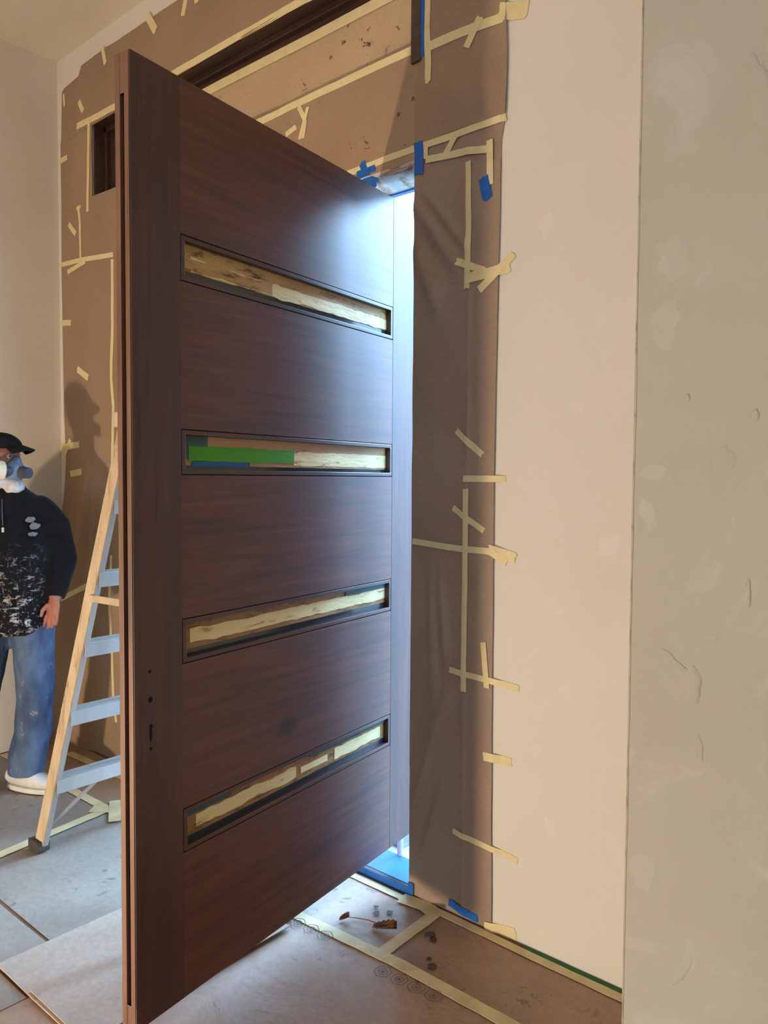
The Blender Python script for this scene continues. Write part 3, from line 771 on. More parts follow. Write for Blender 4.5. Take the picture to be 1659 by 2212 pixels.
# the four slots: bead frame, recessed papered pane, tapes on the pane
REC = 0.022
def lite(c, idx):
    z0, z1 = c - LH / 2, c + LH / 2; i0, i1 = c - IH / 2, c + IH / 2
    xi0, xi1 = SA + 0.016, SB - 0.014
    # outer black seam
    g = MB(); e = 0.0018
    dbox(SA, SB, 0.004, TH, z0, z0 + 0.0001)
    f = MB()
    def bar(x0, x1, za, zb): f.box(x0, x1, 0.0, TH - 0.001, za, zb)
    bar(SA + e, SB - e, i1, z1 - e); bar(SA + e, SB - e, z0 + e, i0)
    bar(SA + e, xi0, i0, i1); bar(xi1, SB - e, i0, i1)
    fo = bevel(f.build('slot_frame', MAT['wood_bead'], door, O0), 0.0012, 2)
    s = MB()
    s.box(SA, SB, 0.004, TH - 0.004, z0 - 0.0014, z0 + e); s.box(SA, SB, 0.004, TH - 0.004, z1 - e, z1 + 0.0014); s.box(SA, SA + e, 0.004, TH - 0.004, z0, z1); s.box(SB - e, SB, 0.004, TH - 0.004, z0, z1)
    s.build('seam', MAT['seam'], fo, O0)
    pane = dbox(xi0 - 0.002, xi1 + 0.002, REC, REC + 0.012, i0 - 0.002, i1 + 0.002).build('pane', MAT['glass_dark'], fo, O0)
    def strip(nm, x0, x1, za, zb, mat, y=REC, jag=0.004, n=70, slope=0.0, sd=0.0):
        vs = []; fs = []
        for k in range(n + 1):
            x = x0 + (x1 - x0) * k / n
            jt = jag * (noise.noise((x * 9, idx * 3 + sd, 1)) + 0.5 * noise.noise((x * 31, idx + sd, 2)))
            jb = jag * (noise.noise((x * 8, idx * 5 + sd, 4)) + 0.5 * noise.noise((x * 27, idx + sd, 6)))
            lo = max(i0 + 0.0005, za + jb + slope * k / n); hi = min(i1 - 0.0005, zb + jt + slope * k / n)
            ex = 0.006 * jag / 0.004 * noise.noise((k, sd, 3)) if k in (0, n) else 0
            for (zz, yy) in ((lo, y), (lo, y - 0.0014), (hi, y - 0.0014), (hi, y)):
                vs.append((x + ex * (1 if zz == lo else -1), yy, zz))
        for k in range(n):
            a = k * 4; b = a + 4
            fs += [(a + 1, b + 1, b + 2, a + 2), (a, b, b + 1, a + 1), (a + 2, b + 2, b + 3, a + 3)]
        fs += [(0, 1, 2, 3), (n * 4 + 3, n * 4 + 2, n * 4 + 1, n * 4)]
        return mesh_obj(nm, vs, fs, MAT[mat], fo, O0)
    a, b = xi0 - 0.001, xi1 + 0.001
    if idx == 0:
        strip('masking_paper', a, b, i0 + 0.020, i1, 'pane_a', jag=0.0008)
        strip('tape_strip', -0.95, b, i0 + 0.022, i0 + 0.060, 'tape_st', REC - 0.0016, 0.007, sd=1)
        strip('tape_strip', a, -0.62, i0 + 0.026, i0 + 0.058, 'pane_a', REC - 0.0034, 0.008, sd=2)
    elif idx == 1:
        strip('masking_paper', a, b, i0 + 0.012, i1, 'pane_b', jag=0.0008)
        strip('tape_strip', a, -0.89, i0 + 0.03, i1, 'teal', REC - 0.0014, 0.003, n=14, sd=3)
        strip('tape_strip', -0.962, -0.514, i0 + 0.024, i0 + 0.066, 'green_st', REC - 0.0030, 0.0030, sd=1)
        strip('tape_strip', -0.95, -0.72, i0 + 0.010, i0 + 0.025, 'blue_st', REC - 0.0030, 0.0015, n=30, sd=2)
        strip('tape_strip', -0.514, b, i0 + 0.018, i0 + 0.064, 'tape_st', REC - 0.0014, 0.004, sd=5)
    elif idx == 2:
        strip('masking_paper', a, b, i0 + 0.018, i1, 'pane_c', jag=0.0008)
        strip('tape_strip', -0.960, b, i0 + 0.030, i0 + 0.070, 'tape_st', REC - 0.0016, 0.007, slope=0.004, sd=1)
        strip('tape_strip', -0.228, b, i1 - 0.020, i1, 'teal', REC - 0.0030, 0.001, n=20, sd=2)
    else:
        strip('masking_paper', a, b, i0 + 0.016, i1, 'pane_c', jag=0.0008)
        strip('tape_strip', -0.94, -0.50, i0 + 0.030, i0 + 0.068, 'tape_st', REC - 0.0016, 0.008, sd=1)
        strip('tape_strip', -0.475, -0.33, i0 + 0.034, i0 + 0.056, 'tape_st', REC - 0.0016, 0.003, n=24, sd=4)
        strip('tape_strip', -0.29, 0.0, i0 + 0.026, i0 + 0.066, 'tape_st', REC - 0.0016, 0.007, n=40, sd=6)
        strip('tape_strip', a, -0.80, i1 - 0.022, i1, 'teal', REC - 0.0030, 0.001, n=20, sd=2)
        strip('tape_strip', -0.43, b, i1 - 0.018, i1, 'teal', REC - 0.0030, 0.001, n=20, sd=3)
for i, c in enumerate(LITE_C): lite(c, i)
# lock holes in the free stile, and the floor pivot
def hole(x, z, r, nm='lock_hole', elong=1.0):
    vs = [(x, -0.0004, z)]; n = 16
    for k in range(n):
        t = 2 * PI * k / n
        vs.append((x + r * math.cos(t), -0.0004, z + r * elong * math.sin(t)))
    for k in range(n):
        t = 2 * PI * k / n
        vs.append((x + r * 1.12 * math.cos(t), 0.0, z + r * 1.12 * elong * math.sin(t)))
    fs = [(0, 1 + (k + 1) % n, 1 + k) for k in range(n)] + [(1 + k, 1 + (k + 1) % n, 1 + n + (k + 1) % n, 1 + n + k) for k in range(n)]
    mesh_obj(nm, vs, fs, MAT['seam'], door, O0)
hole(-1.115, 1.044, 0.0042); hole(-1.114, 0.970, 0.0068); hole(-1.1125, 0.900, 0.0055); hole(-1.1135, 0.880, 0.0042, 'key_slot', 4.5); hole(-1.114, 0.841, 0.0042)
MB().tube([(0.168, TH / 2, 0.024), (0.168, TH / 2, ZB + 0.003)], 0.012, 16).build('pivot_pin', MAT['steel'], door, O0)
bevel(dbox(S0 + 0.002, S1 - 0.002, 0.006, TH - 0.006, ZB - 0.004, ZB + 0.002).build('bottom_seal', MAT['steel'], door, O0), 0.001)

# ------------------------------------------------------------------ stepladder (steps run towards the door wall, climbing side to the left)
MAT['rail'] = mottled('ladder_rail_tan', lin(196, 160, 112), lin(222, 190, 142), 6, 0.6, 0.35, stretch=(3, 3, 0.6))
def _rail():
    t = NT('ladder_rail_scuffed'); v = t.coords((3, 3, 0.8))
    c = t.ramp(t.noise(v, 5, 5, 0.6), [(0.3, lin(174, 152, 122)), (0.7, lin(202, 182, 152))])
    s = t.ramp(t.noise(t.coords((9, 9, 1.6)), 5, 6, 0.7, 0.6), [(0.54, BLACK), (0.64, WHITE)])
    c = t.mix(t.math('MULTIPLY', s, 0.6), c, lin(128, 96, 68)); t.col(c); t.set(0.6, 0.35); return t.m
MAT['rail'] = _rail()
MAT['rubber'] = mottled('ladder_foot_rubber', lin(54, 50, 46), lin(78, 72, 64), 12, 0.8)
lad = empty('stepladder', (-0.86, -0.50, 0)); tag(lad, 'tan and aluminium stepladder standing behind the open door', 'ladder')
LH_ = 1.74
def lf_pt(z, near):          # front (climbing side) rail centre
    t = z / LH_
    y = (-0.765 + 0.082 * t) if near else (-0.215 - 0.082 * t)
    return Vector((-1.362 + 0.318 * z, y, z))
def lr_pt(z, near):
    t = z / LH_
    y = (-0.735 + 0.075 * t) if near else (-0.245 - 0.075 * t)
    return Vector((-0.36 - 0.22 * z, y, z))
for near in (True, False):
    a, b = lf_pt(0.035, near), lf_pt(LH_, near)
    sgn = -1 if near else 1
    ax = Vector((1, 0, 0.0)); ax = (ax - (b - a).normalized() * ax.dot((b - a).normalized())).normalized()
    r = MB(); r.beam(a, b, 0.006, 0.064, up=ax)
    ro = bevel(r.build('front_rail', MAT['rail'], lad), 0.0015)
    for q in (-1, 1):
        fl = MB(); off = ax * (0.030 * q) + Vector((0, -sgn * 0.012, 0)); fl.beam(a + off, b + off, 0.022, 0.006, up=ax)
        bevel(fl.build('flange', MAT['steel'] if q > 0 else MAT['rail'], ro), 0.001)
    ft = MB(); c = lf_pt(0.0, near)
    ft.add(*((lambda b_: (b_.v, b_.f))(MB().box(c.x - 0.042, c.x + 0.044, c.y - 0.022, c.y + 0.034 if near else c.y + 0.022, 0.008, 0.05))))
    bevel(ft.build('foot', MAT['rubber'], lad), 0.006)
    a, b = lr_pt(0.03, near), lr_pt(LH_ - 0.02, near)
    bevel(MB().beam(a, b, 0.030, 0.050, up=(1, 0, 0)).build('rear_rail', MAT['rail'], lad), 0.002)
    c = lr_pt(0.0, near)
    bevel(MB().box(c.x - 0.035, c.x + 0.035, c.y - 0.02, c.y + 0.02, 0.006, 0.05).build('foot', MAT['rubber'], lad), 0.005)
    # folding spreader, horizontal from front to rear rail
    p0 = lf_pt(1.085, near) + Vector((0.02, -0.010 * -sgn, 0)); p1 = lr_pt(1.085, near)
    bevel(MB().beam(p0, p1, 0.005, 0.026).build('spreader', MAT['rail'], lad), 0.001)
for i, z in enumerate((0.305, 0.600, 0.885, 1.165, 1.445)):
    a, b = lf_pt(z, True), lf_pt(z, False)
    m = MB(); y0, y1 = a.y + 0.004, b.y - 0.004; x = a.x
    m.box(x - 0.042, x + 0.042, y0, y1, z + 0.012, z + 0.018)
    m.box(x + 0.038, x + 0.042, y0, y1, z - 0.036, z + 0.012)
    m.box(x - 0.042, x - 0.038, y0, y1, z - 0.030, z + 0.012)
    so = bevel(m.build('step', MAT['steel'], lad), 0.001)
    rb = MB()
    for k in range(5):
        xx = x - 0.032 + 0.016 * k; rb.box(xx - 0.002, xx + 0.002, y0, y1, z + 0.018, z + 0.0195)
    rb.build('tread_ridges', MAT['steel'], so)
a = lf_pt(0.10, True) + Vector((0.02, 0.006, 0)); b = lf_pt(0.295, True); b = Vector((b.x + 0.02, b.y + 0.20, 0.275))
MB().beam(a, b, 0.016, 0.004, up=(1, 0, 0)).build('brace', MAT['steel'], lad)
a = lf_pt(0.10, False) + Vector((0.02, -0.006, 0)); b = lf_pt(0.295, False); b = Vector((b.x + 0.02, b.y - 0.20, 0.275))
MB().beam(a, b, 0.016, 0.004, up=(1, 0, 0)).build('brace', MAT['steel'], lad)
for z in (0.45, 1.0, 1.5):
    a, b = lr_pt(z, True), lr_pt(z, False)
    MB().beam(a, b, 0.030, 0.02).build('rear_crossbar', MAT['steel'], lad)
tz = LH_
xa = lf_pt(tz, True).x; xb = lr_pt(tz, True).x
bevel(MB().box(min(xa, xb) - 0.06, max(xa, xb) + 0.06, -0.70, -0.28, tz - 0.01, tz + 0.045).build('top_cap', MAT['rail'], lad), 0.006)

# ------------------------------------------------------------------ the painter (own frame: x to the picture's right, -y towards the camera)
def fleece():
    t = NT('paint_splashed_fleece')
    v = t.coords()
    base = t.ramp(t.noise(v, 18, 4, 0.6), [(0.35, lin(9, 9, 11)), (0.7, lin(19, 19, 23))])
    sep = t.n.new('ShaderNodeSeparateXYZ'); tc = t.n.new('ShaderNodeTexCoord'); t.link(tc.outputs['Object'], sep.inputs[0])
    low = t.ramp(t.math('ADD', t.math('MULTIPLY', sep.outputs['Z'], -2.2), 3.0), [(0.28, BLACK), (0.85, WHITE)])     # more paint towards the hem
    front = t.ramp(t.math('MULTIPLY', sep.outputs['Y'], -6.0), [(0.1, BLACK), (0.45, WHITE)])                        # on the chest and belly
    inner = t.ramp(t.math('ABSOLUTE', sep.outputs['X']), [(0.15, WHITE), (0.20, BLACK)])
    sp = t.ramp(t.noise(t.coords((26, 14, 44), rot=(0, 0.25, 0)), 1.0, 5, 0.72, 0.6), [(0.54, BLACK), (0.62, WHITE)])
    sp2 = t.ramp(t.noise(t.coords((70, 40, 20), rot=(0, -0.2, 0), loc=(5, 2, 1)), 1.0, 4, 0.7, 0.3), [(0.60, BLACK), (0.66, WHITE)])
    zone = t.mix(1.0, t.mix(1.0, low, front, 'MULTIPLY'), inner, 'MULTIPLY')
    m = t.mix(1.0, t.mix(0.7, sp, sp2, 'ADD'), zone, 'MULTIPLY')
    tint = t.ramp(t.noise(v, 30, 2, 0.5), [(0.4, lin(196, 200, 206)), (0.6, lin(178, 156, 126))])
    c = t.mix(t.math('MULTIPLY', m, 0.75), base, tint)
    t.col(c); t.set(0.9, 0.15)
    t.b.inputs['Sheen Weight'].default_value = 0.1
    t.bump(t.noise(v, 26, 4, 0.6), 0.4, 0.01)
    return t.m
def denim():
    t = NT('worn_denim'); v = t.coords()
    c = t.ramp(t.noise(t.coords((1, 1, 0.5)), 7, 4, 0.6), [(0.3, lin(48, 62, 86)), (0.7, lin(98, 118, 146))])
    sp = t.ramp(t.noise(t.coords((20, 20, 10)), 1.4, 4, 0.7), [(0.64, BLACK), (0.70, WHITE)])
    c = t.mix(t.math('MULTIPLY', sp, 0.45), c, lin(176, 170, 150)); t.col(c); t.set(0.9, 0.2)
    t.bump(t.noise(t.coords((1, 1, 0.6)), 14, 4, 0.6), 0.45, 0.02); return t.m
MAT['fleece'] = fleece(); MAT['denim'] = denim()
MAT['skin'] = mottled('skin', lin(156, 98, 80), lin(176, 114, 94), 8, 0.55, 0.4, 0.1, 60)
MAT['cap'] = mottled('cap_black', lin(16, 16, 18), lin(28, 27, 28), 20, 0.85, 0.2, 0.2, 90)
MAT['mask'] = mottled('respirator_grey', lin(92, 110, 128), lin(120, 138, 154), 8, 0.45, 0.5)
MAT['mask_dk'] = mottled('respirator_dark', lin(52, 58, 66), lin(74, 80, 88), 8, 0.5, 0.5)
MAT['filter'] = mottled('filter_cream', lin(226, 204, 168), lin(238, 220, 188), 8, 0.7)
MAT['beard'] = mottled('grey_beard', lin(190, 186, 182), lin(220, 216, 212), 40, 0.9, 0.1, 0.8, 70, bdist=0.01)
MAT['shoe'] = mottled('sneaker_offwhite', lin(196, 192, 184), lin(222, 218, 210), 14, 0.7, 0.3)
MAT['shoe_dk'] = mottled('sneaker_dark', lin(60, 60, 62), lin(90, 90, 92), 14, 0.7)
MAT['eye'] = mottled('eye', lin(210, 200, 192), lin(222, 214, 206), 8, 0.3)

PX, PY, PR = -2.062, -0.545, math.radians(40.85)
def remeshed(mb, name, mat, parent, voxel, smooth_it=6, wob=0.0, wscale=9.0, seed=0.0):
    o = mb.build(name, mat, parent, O0)
    r = o.modifiers.new('r', 'REMESH'); r.mode = 'VOXEL'; r.voxel_size = voxel; r.use_smooth_shade = True
    s = o.modifiers.new('s', 'SMOOTH'); s.factor = 0.5; s.iterations = smooth_it
    freeze(o)
    if wob:
        me = o.data
        nrm = [v.normal.copy() for v in me.vertices]
        for v, nv in zip(me.vertices, nrm):
            c = v.co
            d = noise.noise((c.x * wscale, c.y * wscale, c.z * wscale * 0.9 + seed)) + 0.5 * noise.noise((c.x * wscale * 2.3, c.y * wscale * 2.3, c.z * wscale * 2 + seed))
            v.co = c + nv * (wob * d)
        me.update()
    return o

HX, HY, HZ = -0.058, 0.0, 1.615      # head centre
bd = MB()
bd.tube([(0, 0, 0.86), (0, 0, 0.95), (0, -0.01, 1.08), (0, 0, 1.25), (0, 0.01, 1.37), (-0.01, 0.01, 1.43)], [(0.15, 0.10), (0.165, 0.115), (0.165, 0.125), (0.165, 0.11), (0.16, 0.09), (0.07, 0.07)], 20, side=(1, 0, 0))
bd.tube([(-0.01, 0.02, 1.38), (-0.04, 0.01, 1.50), (-0.06, 0, 1.58)], [0.062, 0.056, 0.056], 16)
bd.ball((HX, HY, HZ + 0.015), (0.098, 0.076, 0.108), 22, 16)
bd.ball((HX + 0.045, HY - 0.012, HZ - 0.055), (0.058, 0.054, 0.062), 18, 12)       # jaw
bd.tube([(HX + 0.085, HY - 0.022, HZ + 0.02), (HX + 0.112, HY - 0.030, HZ - 0.018), (HX + 0.098, HY - 0.026, HZ - 0.03)], [0.010, 0.015, 0.012], 12)   # nose
bd.ball((HX - 0.005, HY - 0.080, HZ), (0.020, 0.010, 0.032), 12, 8)                # near ear
bd.ball((HX - 0.005, HY + 0.080, HZ), (0.020, 0.010, 0.032), 12, 8)
ARM_L = [(0.135, 0.010, 1.380), (0.200, 0.02, 1.300), (0.234, 0.025, 1.13), (0.236, -0.03, 1.03), (0.236, -0.07, 0.955)]
ARM_R = [(-0.135, 0.010, 1.380), (-0.200, 0.02, 1.300), (-0.27, 0.03, 1.13), (-0.275, -0.05, 1.03), (-0.268, -0.10, 0.955)]
for A in (ARM_L, ARM_R): bd.tube(A, [0.058, 0.052, 0.042, 0.037, 0.028], 16)
LEG_L = [(0.092, 0.0, 0.90), (0.105, -0.01, 0.70), (0.112, -0.02, 0.50), (0.085, 0.0, 0.28), (0.052, 0.01, 0.09)]
LEG_R = [(-0.092, 0.0, 0.90), (-0.115, -0.03, 0.70), (-0.145, -0.05, 0.50), (-0.175, -0.04, 0.28), (-0.205, -0.03, 0.09)]
for A in (LEG_L, LEG_R): bd.tube(A, [0.085, 0.078, 0.058, 0.054, 0.038], 16)
def hand(w, m):
    """palm and five fingers hanging, slightly curled; m = +1: thumb towards the picture's left"""
    w = Vector(w)
    bd.tube([w + Vector((0, 0, 0.01)), w + Vector((-0.004 * m, -0.008, -0.03)), w + Vector((-0.010 * m, -0.014, -0.075))], [(0.024, 0.017), (0.037, 0.016), (0.040, 0.013)], 14, side=(1, -0.35, 0))
    for k, (L, off) in enumerate(((0.066, -0.030), (0.076, -0.010), (0.070, 0.0105), (0.056, 0.0300))):
        b = w + Vector((-0.010 * m + off * 0.94, -0.014 - off * 0.33, -0.072))
        c = b + Vector((-0.003 * m + off * 0.12, -0.006, -L * 0.48)); d = c + Vector((-0.007 * m, 0.008, -L * 0.34)); e = d + Vector((-0.006 * m, 0.012, -L * 0.16))
        bd.tube([b, c, d, e], [0.0088, 0.0082, 0.0076, 0.0064], 10)
    b = w + Vector((-0.026 * m, -0.014, -0.026)); c = b + Vector((-0.022 * m, -0.016, -0.026)); d = c + Vector((-0.004 * m, -0.008, -0.030))
    bd.tube([b, c, d], [0.013, 0.0105, 0.0075], 10)
hand(ARM_L[-1], 1); hand(ARM_R[-1], -1)
person = bd.build('person', MAT['skin'], None, O0)
person.location = (0, 0, 0)
r = person.modifiers.new('r', 'REMESH'); r.mode = 'VOXEL'; r.voxel_size = 0.0044; r.use_smooth_shade = True
s = person.modifiers.new('s', 'SMOOTH'); s.factor = 0.5; s.iterations = 4
freeze(person)
person.location = (PX, PY, 0.006); person.rotation_euler = (0, 0, PR)
tag(person, 'person in black cap, respirator, paint-splashed dark fleece and jeans at the left edge', 'person')

jk = MB()
jk.tube([(0, -0.005, 0.79), (0, -0.01, 0.84), (0, -0.02, 0.96), (0, -0.02, 1.08), (0, -0.01, 1.22), (0, 0.0, 1.34), (-0.005, 0.01, 1.415), (-0.02, 0.01, 1.465), (-0.028, 0.008, 1.50)],
        [(0.176, 0.135), (0.190, 0.150), (0.200, 0.168), (0.200, 0.170), (0.196, 0.150), (0.188, 0.128), (0.140, 0.098), (0.082, 0.078), (0.074, 0.072)], 28, side=(1, 0, 0))
for A in (ARM_L, ARM_R):
    jk.tube([A[0], A[1], A[2], A[3], Vector(A[4]) + Vector((0, 0.004, 0.004))], [0.072, 0.078, 0.066, 0.058, 0.046], 18)
    jk.ball(Vector(A[0]) + Vector((0, 0, -0.004)), 0.074, 18, 12)
jacket = remeshed(jk, 'jacket', MAT['fleece'], person, 0.010, 6, 0.006, 8.0, 3.0)
# chest print, zip and collar
def on_front(x, z, off=0.004):
    """front surface point of the jacket"""
    best = None
    for v in jacket.data.vertices:
        if v.co.y < 0 and abs(v.co.x - x) < 0.012 and abs(v.co.z - z) < 0.012:
            if best is None or v.co.y < best: best = v.co.y
    return Vector((x, (best if best is not None else -0.15) - off, z))
MAT['logo'] = mottled('chest_print', lin(84, 100, 112), lin(128, 122, 110), 60, 0.8)
def blob(name, x, z, w, h, mat, seed):
    n = 12; vs = [on_front(x, z, 0.003)]; fs = []
    for k in range(n):
        t = 2 * PI * k / n; q = 1 + 0.5 * noise.noise((math.cos(t) * 2, math.sin(t) * 2, seed))
        vs.append(on_front(x + w * q * math.cos(t), z + h * q * math.sin(t), 0.003))
    return mesh_obj(name, vs, [(0, 1 + k, 1 + (k + 1) % n) for k in range(n)], mat, jacket, O0)
blob('chest_print', 0.135, 1.335, 0.020, 0.013, MAT['logo'], 1); blob('chest_print', 0.155, 1.305, 0.020, 0.016, MAT['logo'], 2); blob('chest_print', 0.150, 1.268, 0.018, 0.010, MAT['logo'], 3)
MAT['zip'] = mottled('zip_grey', lin(70, 72, 78), lin(96, 98, 104), 30, 0.5, metal=0.4)
MB().tube([on_front(0.000, 1.43), on_front(0.010, 1.39), on_front(0.020, 1.35), on_front(0.026, 1.31)], 0.003, 8).build('zip', MAT['zip'], jacket, O0)
pull = on_front(0.028, 1.30, 0.006)
MB().box(pull.x - 0.005, pull.x + 0.005, pull.y - 0.003, pull.y + 0.002, pull.z - 0.022, pull.z).build('zip_pull', MAT['beard'], jacket, O0)

jn = MB()
jn.tube([(0, 0, 0.80), (0, 0, 0.88), (0, 0, 0.97)], [(0.172, 0.118), (0.176, 0.125), (0.165, 0.120)], 22, side=(1, 0, 0))
jn.tube(LEG_L[:4] + [(0.056, 0.008, 0.16), (0.052, 0.008, 0.075)], [0.102, 0.100, 0.088, 0.088, 0.088, 0.082], 20)
jn.tube(LEG_R[:4] + [(-0.192, -0.035, 0.16), (-0.20, -0.03, 0.075)], [0.102, 0.100, 0.088, 0.088, 0.088, 0.082], 20)
remeshed(jn, 'jeans', MAT['denim'], person, 0.010, 5, 0.011, 7.0, 9.0)

def shoe(ax, ay, dx, dy):
    d = Vector((dx, dy, 0)).normalized()
    a = Vector((ax, ay, 0))
    m = MB(); side = Vector((-d.y, d.x, 0))
    m.tube([a - d * 0.075 + Vector((0, 0, 0.055)), a - d * 0.03 + Vector((0, 0, 0.068)), a + d * 0.05 + Vector((0, 0, 0.060)), a + d * 0.12 + Vector((0, 0, 0.048)), a + d * 0.175 + Vector((0, 0, 0.042)), a + d * 0.20 + Vector((0, 0, 0.040))],
           [(0.030, 0.034), (0.042, 0.048), (0.046, 0.044), (0.048, 0.032), (0.036, 0.024), (0.014, 0.014)], 18, side=tuple(side))
    up = remeshed(m, 'shoe', MAT['shoe'], person, 0.006, 4)
    n = 24; vs = []; fs = []
    for zz in (0.0, 0.024):
        for k in range(n):
            t = 2 * PI * k / n; u = math.cos(t); w = math.sin(t)
            q = a + d * (0.062 + 0.148 * u) + side * (0.046 * w * (1 + 0.12 * u))
            vs.append((q.x, q.y, zz))
    fs = [tuple(reversed(range(n))), tuple(range(n, 2 * n))] + [(k, (k + 1) % n, n + (k + 1) % n, n + k) for k in range(n)]
    bevel(mesh_obj('sole', vs, fs, MAT['shoe'], up, O0), 0.006)
    st = MB()
    for q in (0.03, 0.055, 0.08):
        c = a + d * q; st.tube([c + side * 0.034 + Vector((0, 0, 0.082 - q * 0.25)), c + Vector((0, 0, 0.109 - q * 0.32)), c - side * 0.034 + Vector((0, 0, 0.082 - q * 0.25))], 0.004, 8)
    st.build('laces', MAT['shoe_dk'], up, O0)
shoe(0.030, 0.0, 0.96, -0.28); shoe(-0.215, -0.04, 0.75, -0.66)

# cap
cp = MB(); n = 24
vs = []; fs = []
for i in range(9):
    ph = PI / 2 * i / 8
    for k in range(n):
        t = 2 * PI * k / n
        vs.append((HX + 0.112 * math.cos(ph) * math.cos(t), HY + 0.092 * math.cos(ph) * math.sin(t), HZ + 0.055 + 0.082 * math.sin(ph) + 0.004 * math.cos(ph) * math.cos(t)))
for i in range(8):
    for k in range(n): fs.append((i * n + k, i * n + (k + 1) % n, (i + 1) * n + (k + 1) % n, (i + 1) * n + k))
cap = mesh_obj('cap', vs, fs, MAT['cap'], person, O0, smooth=True)
so = cap.modifiers.new('t', 'SOLIDIFY'); so.thickness = 0.004
vs = []; fs = []
for i in range(7):
    q = i / 6
    for k in range(13):
        t = -0.92 + 1.84 * k / 12
        ext = 0.074 * q * math.cos(t * 1.35) ** 0.5
        bx = HX + 0.106 * math.cos(t) + ext; by = HY + 0.088 * math.sin(t) - 0.022 * q
        bz = HZ + 0.062 - 0.012 * q - 0.030 * (math.sin(t) ** 2) * (0.3 + 0.7 * q) + 0.010 * math.cos(t) * (1 - q)
        vs.append((bx, by, bz))
for i in range(6):
    for k in range(12):
        a = i * 13 + k; fs.append((a, a + 1, a + 14, a + 13))
br = mesh_obj('brim', vs, fs, MAT['cap'], cap, O0, smooth=True)
so = br.modifiers.new('t', 'SOLIDIFY'); so.thickness = 0.006

# grey hair under the cap and the beard
hr = MB(); hr.ball((HX - 0.028, HY, HZ + 0.005), (0.078, 0.080, 0.085), 20, 12)
remeshed(hr, 'hair', MAT['beard'], person, 0.007, 2, 0.003, 40.0)
be = MB(); be.ball((HX + 0.082, HY - 0.026, HZ - 0.125), (0.050, 0.050, 0.046), 20, 12); be.ball((HX + 0.03, HY - 0.02, HZ - 0.10), (0.062, 0.066, 0.048), 20, 12)
remeshed(be, 'beard', MAT['beard'], person, 0.006, 2, 0.004, 45.0)
for sy in (-1, 1):
    ey = MB().ball((HX + 0.074, HY - 0.020 + 0.033 * sy, HZ + 0.020), 0.0100, 14, 10).build('eye', MAT['eye'], person, O0, True)
    MB().ball((HX + 0.0795, HY - 0.0230 + 0.033 * sy, HZ + 0.0195), 0.0062, 12, 8).build('iris', MAT['mask_dk'], ey, O0, True)
# half-face respirator
mk = MB(); mk.ball((HX + 0.088, HY - 0.028, HZ - 0.050), (0.050, 0.056, 0.054), 20, 12); mk.ball((HX + 0.102, HY - 0.030, HZ - 0.008), (0.022, 0.024, 0.032), 16, 10)
mask = remeshed(mk, 'respirator', MAT['mask'], person, 0.006, 3)
MB().tube([(HX + 0.125, HY - 0.040, HZ - 0.055), (HX + 0.172, HY - 0.058, HZ - 0.060)], [0.030, 0.026], 18).build('valve', MAT['mask_dk'], mask, O0)
MB().tube([(HX + 0.090, HY - 0.078, HZ - 0.052), (HX + 0.066, HY - 0.100, HZ - 0.050)], [0.024, 0.026], 16).build('filter_port', MAT['mask_dk'], mask, O0)
bevel(MB().tube([(HX + 0.068, HY - 0.096, HZ - 0.050), (HX + 0.038, HY - 0.128, HZ - 0.046)], [0.046, 0.048], 26).build('filter', MAT['filter'], mask, O0), 0.006)
bevel(MB().tube([(HX + 0.065, HY + 0.066, HZ - 0.050), (HX + 0.045, HY + 0.108, HZ - 0.048)], [0.044, 0.044], 26).build('filter', MAT['filter'], mask, O0), 0.006)
st = MB()
st.tube([(HX + 0.07, HY - 0.075, HZ - 0.03), (HX + 0.0, HY - 0.093, HZ + 0.005), (HX - 0.07, HY - 0.075, HZ + 0.02), (HX - 0.112, HY, HZ + 0.03), (HX - 0.07, HY + 0.075, HZ + 0.02), (HX, HY + 0.093, HZ + 0.005), (HX + 0.07, HY + 0.07, HZ - 0.03)], [(0.003, 0.008)] * 7, 8)
st.build('strap', MAT['mask_dk'], mask, O0)

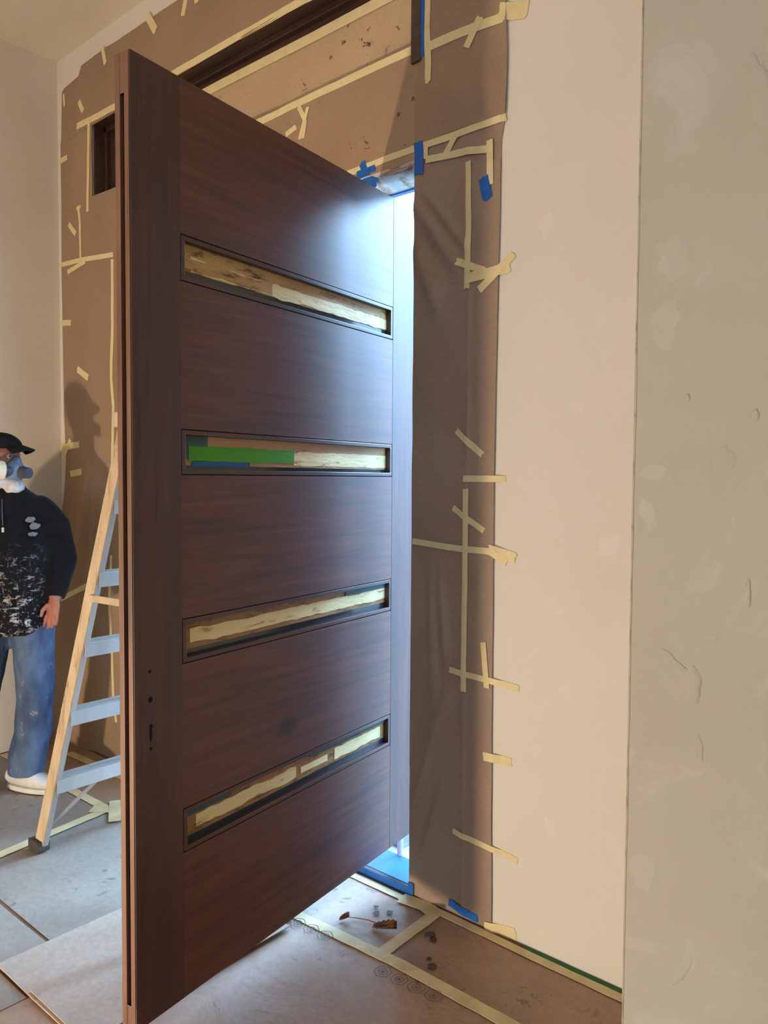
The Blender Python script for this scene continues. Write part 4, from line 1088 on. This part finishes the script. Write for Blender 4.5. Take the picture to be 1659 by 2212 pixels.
# ------------------------------------------------------------------ work light on the floor, out of the picture to the left
wl_root = empty('work_light', (LAMP_LOC[0], LAMP_LOC[1] - 0.10, 0.0)); tag(wl_root, 'halogen work light standing on the floor behind the open door', 'work light')
MAT['lamp_body'] = mottled('work_light_yellow', lin(196, 150, 30), lin(214, 168, 40), 6, 0.5)
lx, ly, lz = LAMP_LOC
bevel(MB().box(lx - 0.09, lx + 0.09, ly - 0.15, ly - 0.07, lz - 0.07, lz + 0.07).build('housing', MAT['lamp_body'], wl_root), 0.008)
tb = MB()
tb.tube([(lx - 0.12, ly + 0.03, 0.008), (lx - 0.12, ly - 0.24, 0.008), (lx - 0.11, ly - 0.11, lz), (lx - 0.09, ly - 0.11, lz)], 0.008, 10)
tb.tube([(lx + 0.12, ly + 0.03, 0.008), (lx + 0.12, ly - 0.24, 0.008), (lx + 0.11, ly - 0.11, lz), (lx + 0.09, ly - 0.11, lz)], 0.008, 10)
tb.tube([(lx - 0.12, ly - 0.24, 0.008), (lx + 0.12, ly - 0.24, 0.008)], 0.008, 10)
tb.build('stand', MAT['hw'], wl_root)
ld = bpy.data.lights.new('work_light_lamp', 'POINT'); ld.energy = LAMP_POWER; ld.color = (1.0, 0.81, 0.60); ld.shadow_soft_size = 0.07
lo = bpy.data.objects.new('lamp', ld); COL.objects.link(lo); lo.location = LAMP_LOC

# ------------------------------------------------------------------ outdoors beyond the door
MAT['patio'] = mottled('patio_concrete', lin(150, 150, 148), lin(166, 166, 164), 3, 0.8)
MAT['post'] = mottled('rail_post_grey', lin(110, 118, 128), lin(130, 138, 146), 6, 0.6)
tag(MB().box(-8, 8, 0.16, 14, -0.25, -0.10).build('ground_outside', MAT['patio']), kind='structure')
OUT_POSTS = [(-0.405, 0.435)]
for (x, y) in OUT_POSTS:
    pm = empty('railing_post', (x, y, -0.10)); tag(pm, 'grey railing post outside, glimpsed beneath the open door', 'post')
    bevel(MB().box(x - 0.028, x + 0.028, y - 0.028, y + 0.028, -0.088, 0.95).build('shaft', MAT['post'], pm), 0.003)
    bevel(MB().box(x - 0.032, x + 0.032, y - 0.032, y + 0.032, -0.10, -0.085).build('base_plate', MAT['post'], pm), 0.002)

MAT['block'] = mottled('added_wall_grey', lin(112, 110, 104), lin(132, 130, 122), 2, 0.9, 0.2, 0.2, 30)
gw = empty('added_garden_wall', (8.5, 8.2, -0.10)); tag(gw, 'added unseen grey wall outside, darkening what the door reflects', 'wall')  # unseen, put in to darken the horizon reflected low on the door
bevel(MB().box(2.6, 15.0, 8.0, 8.3, -0.10, 2.7).build('wall_body', MAT['block'], gw), 0.01)
bevel(MB().box(2.55, 15.05, 7.95, 8.35, 2.7, 2.78).build('coping', MAT['post'], gw), 0.01)
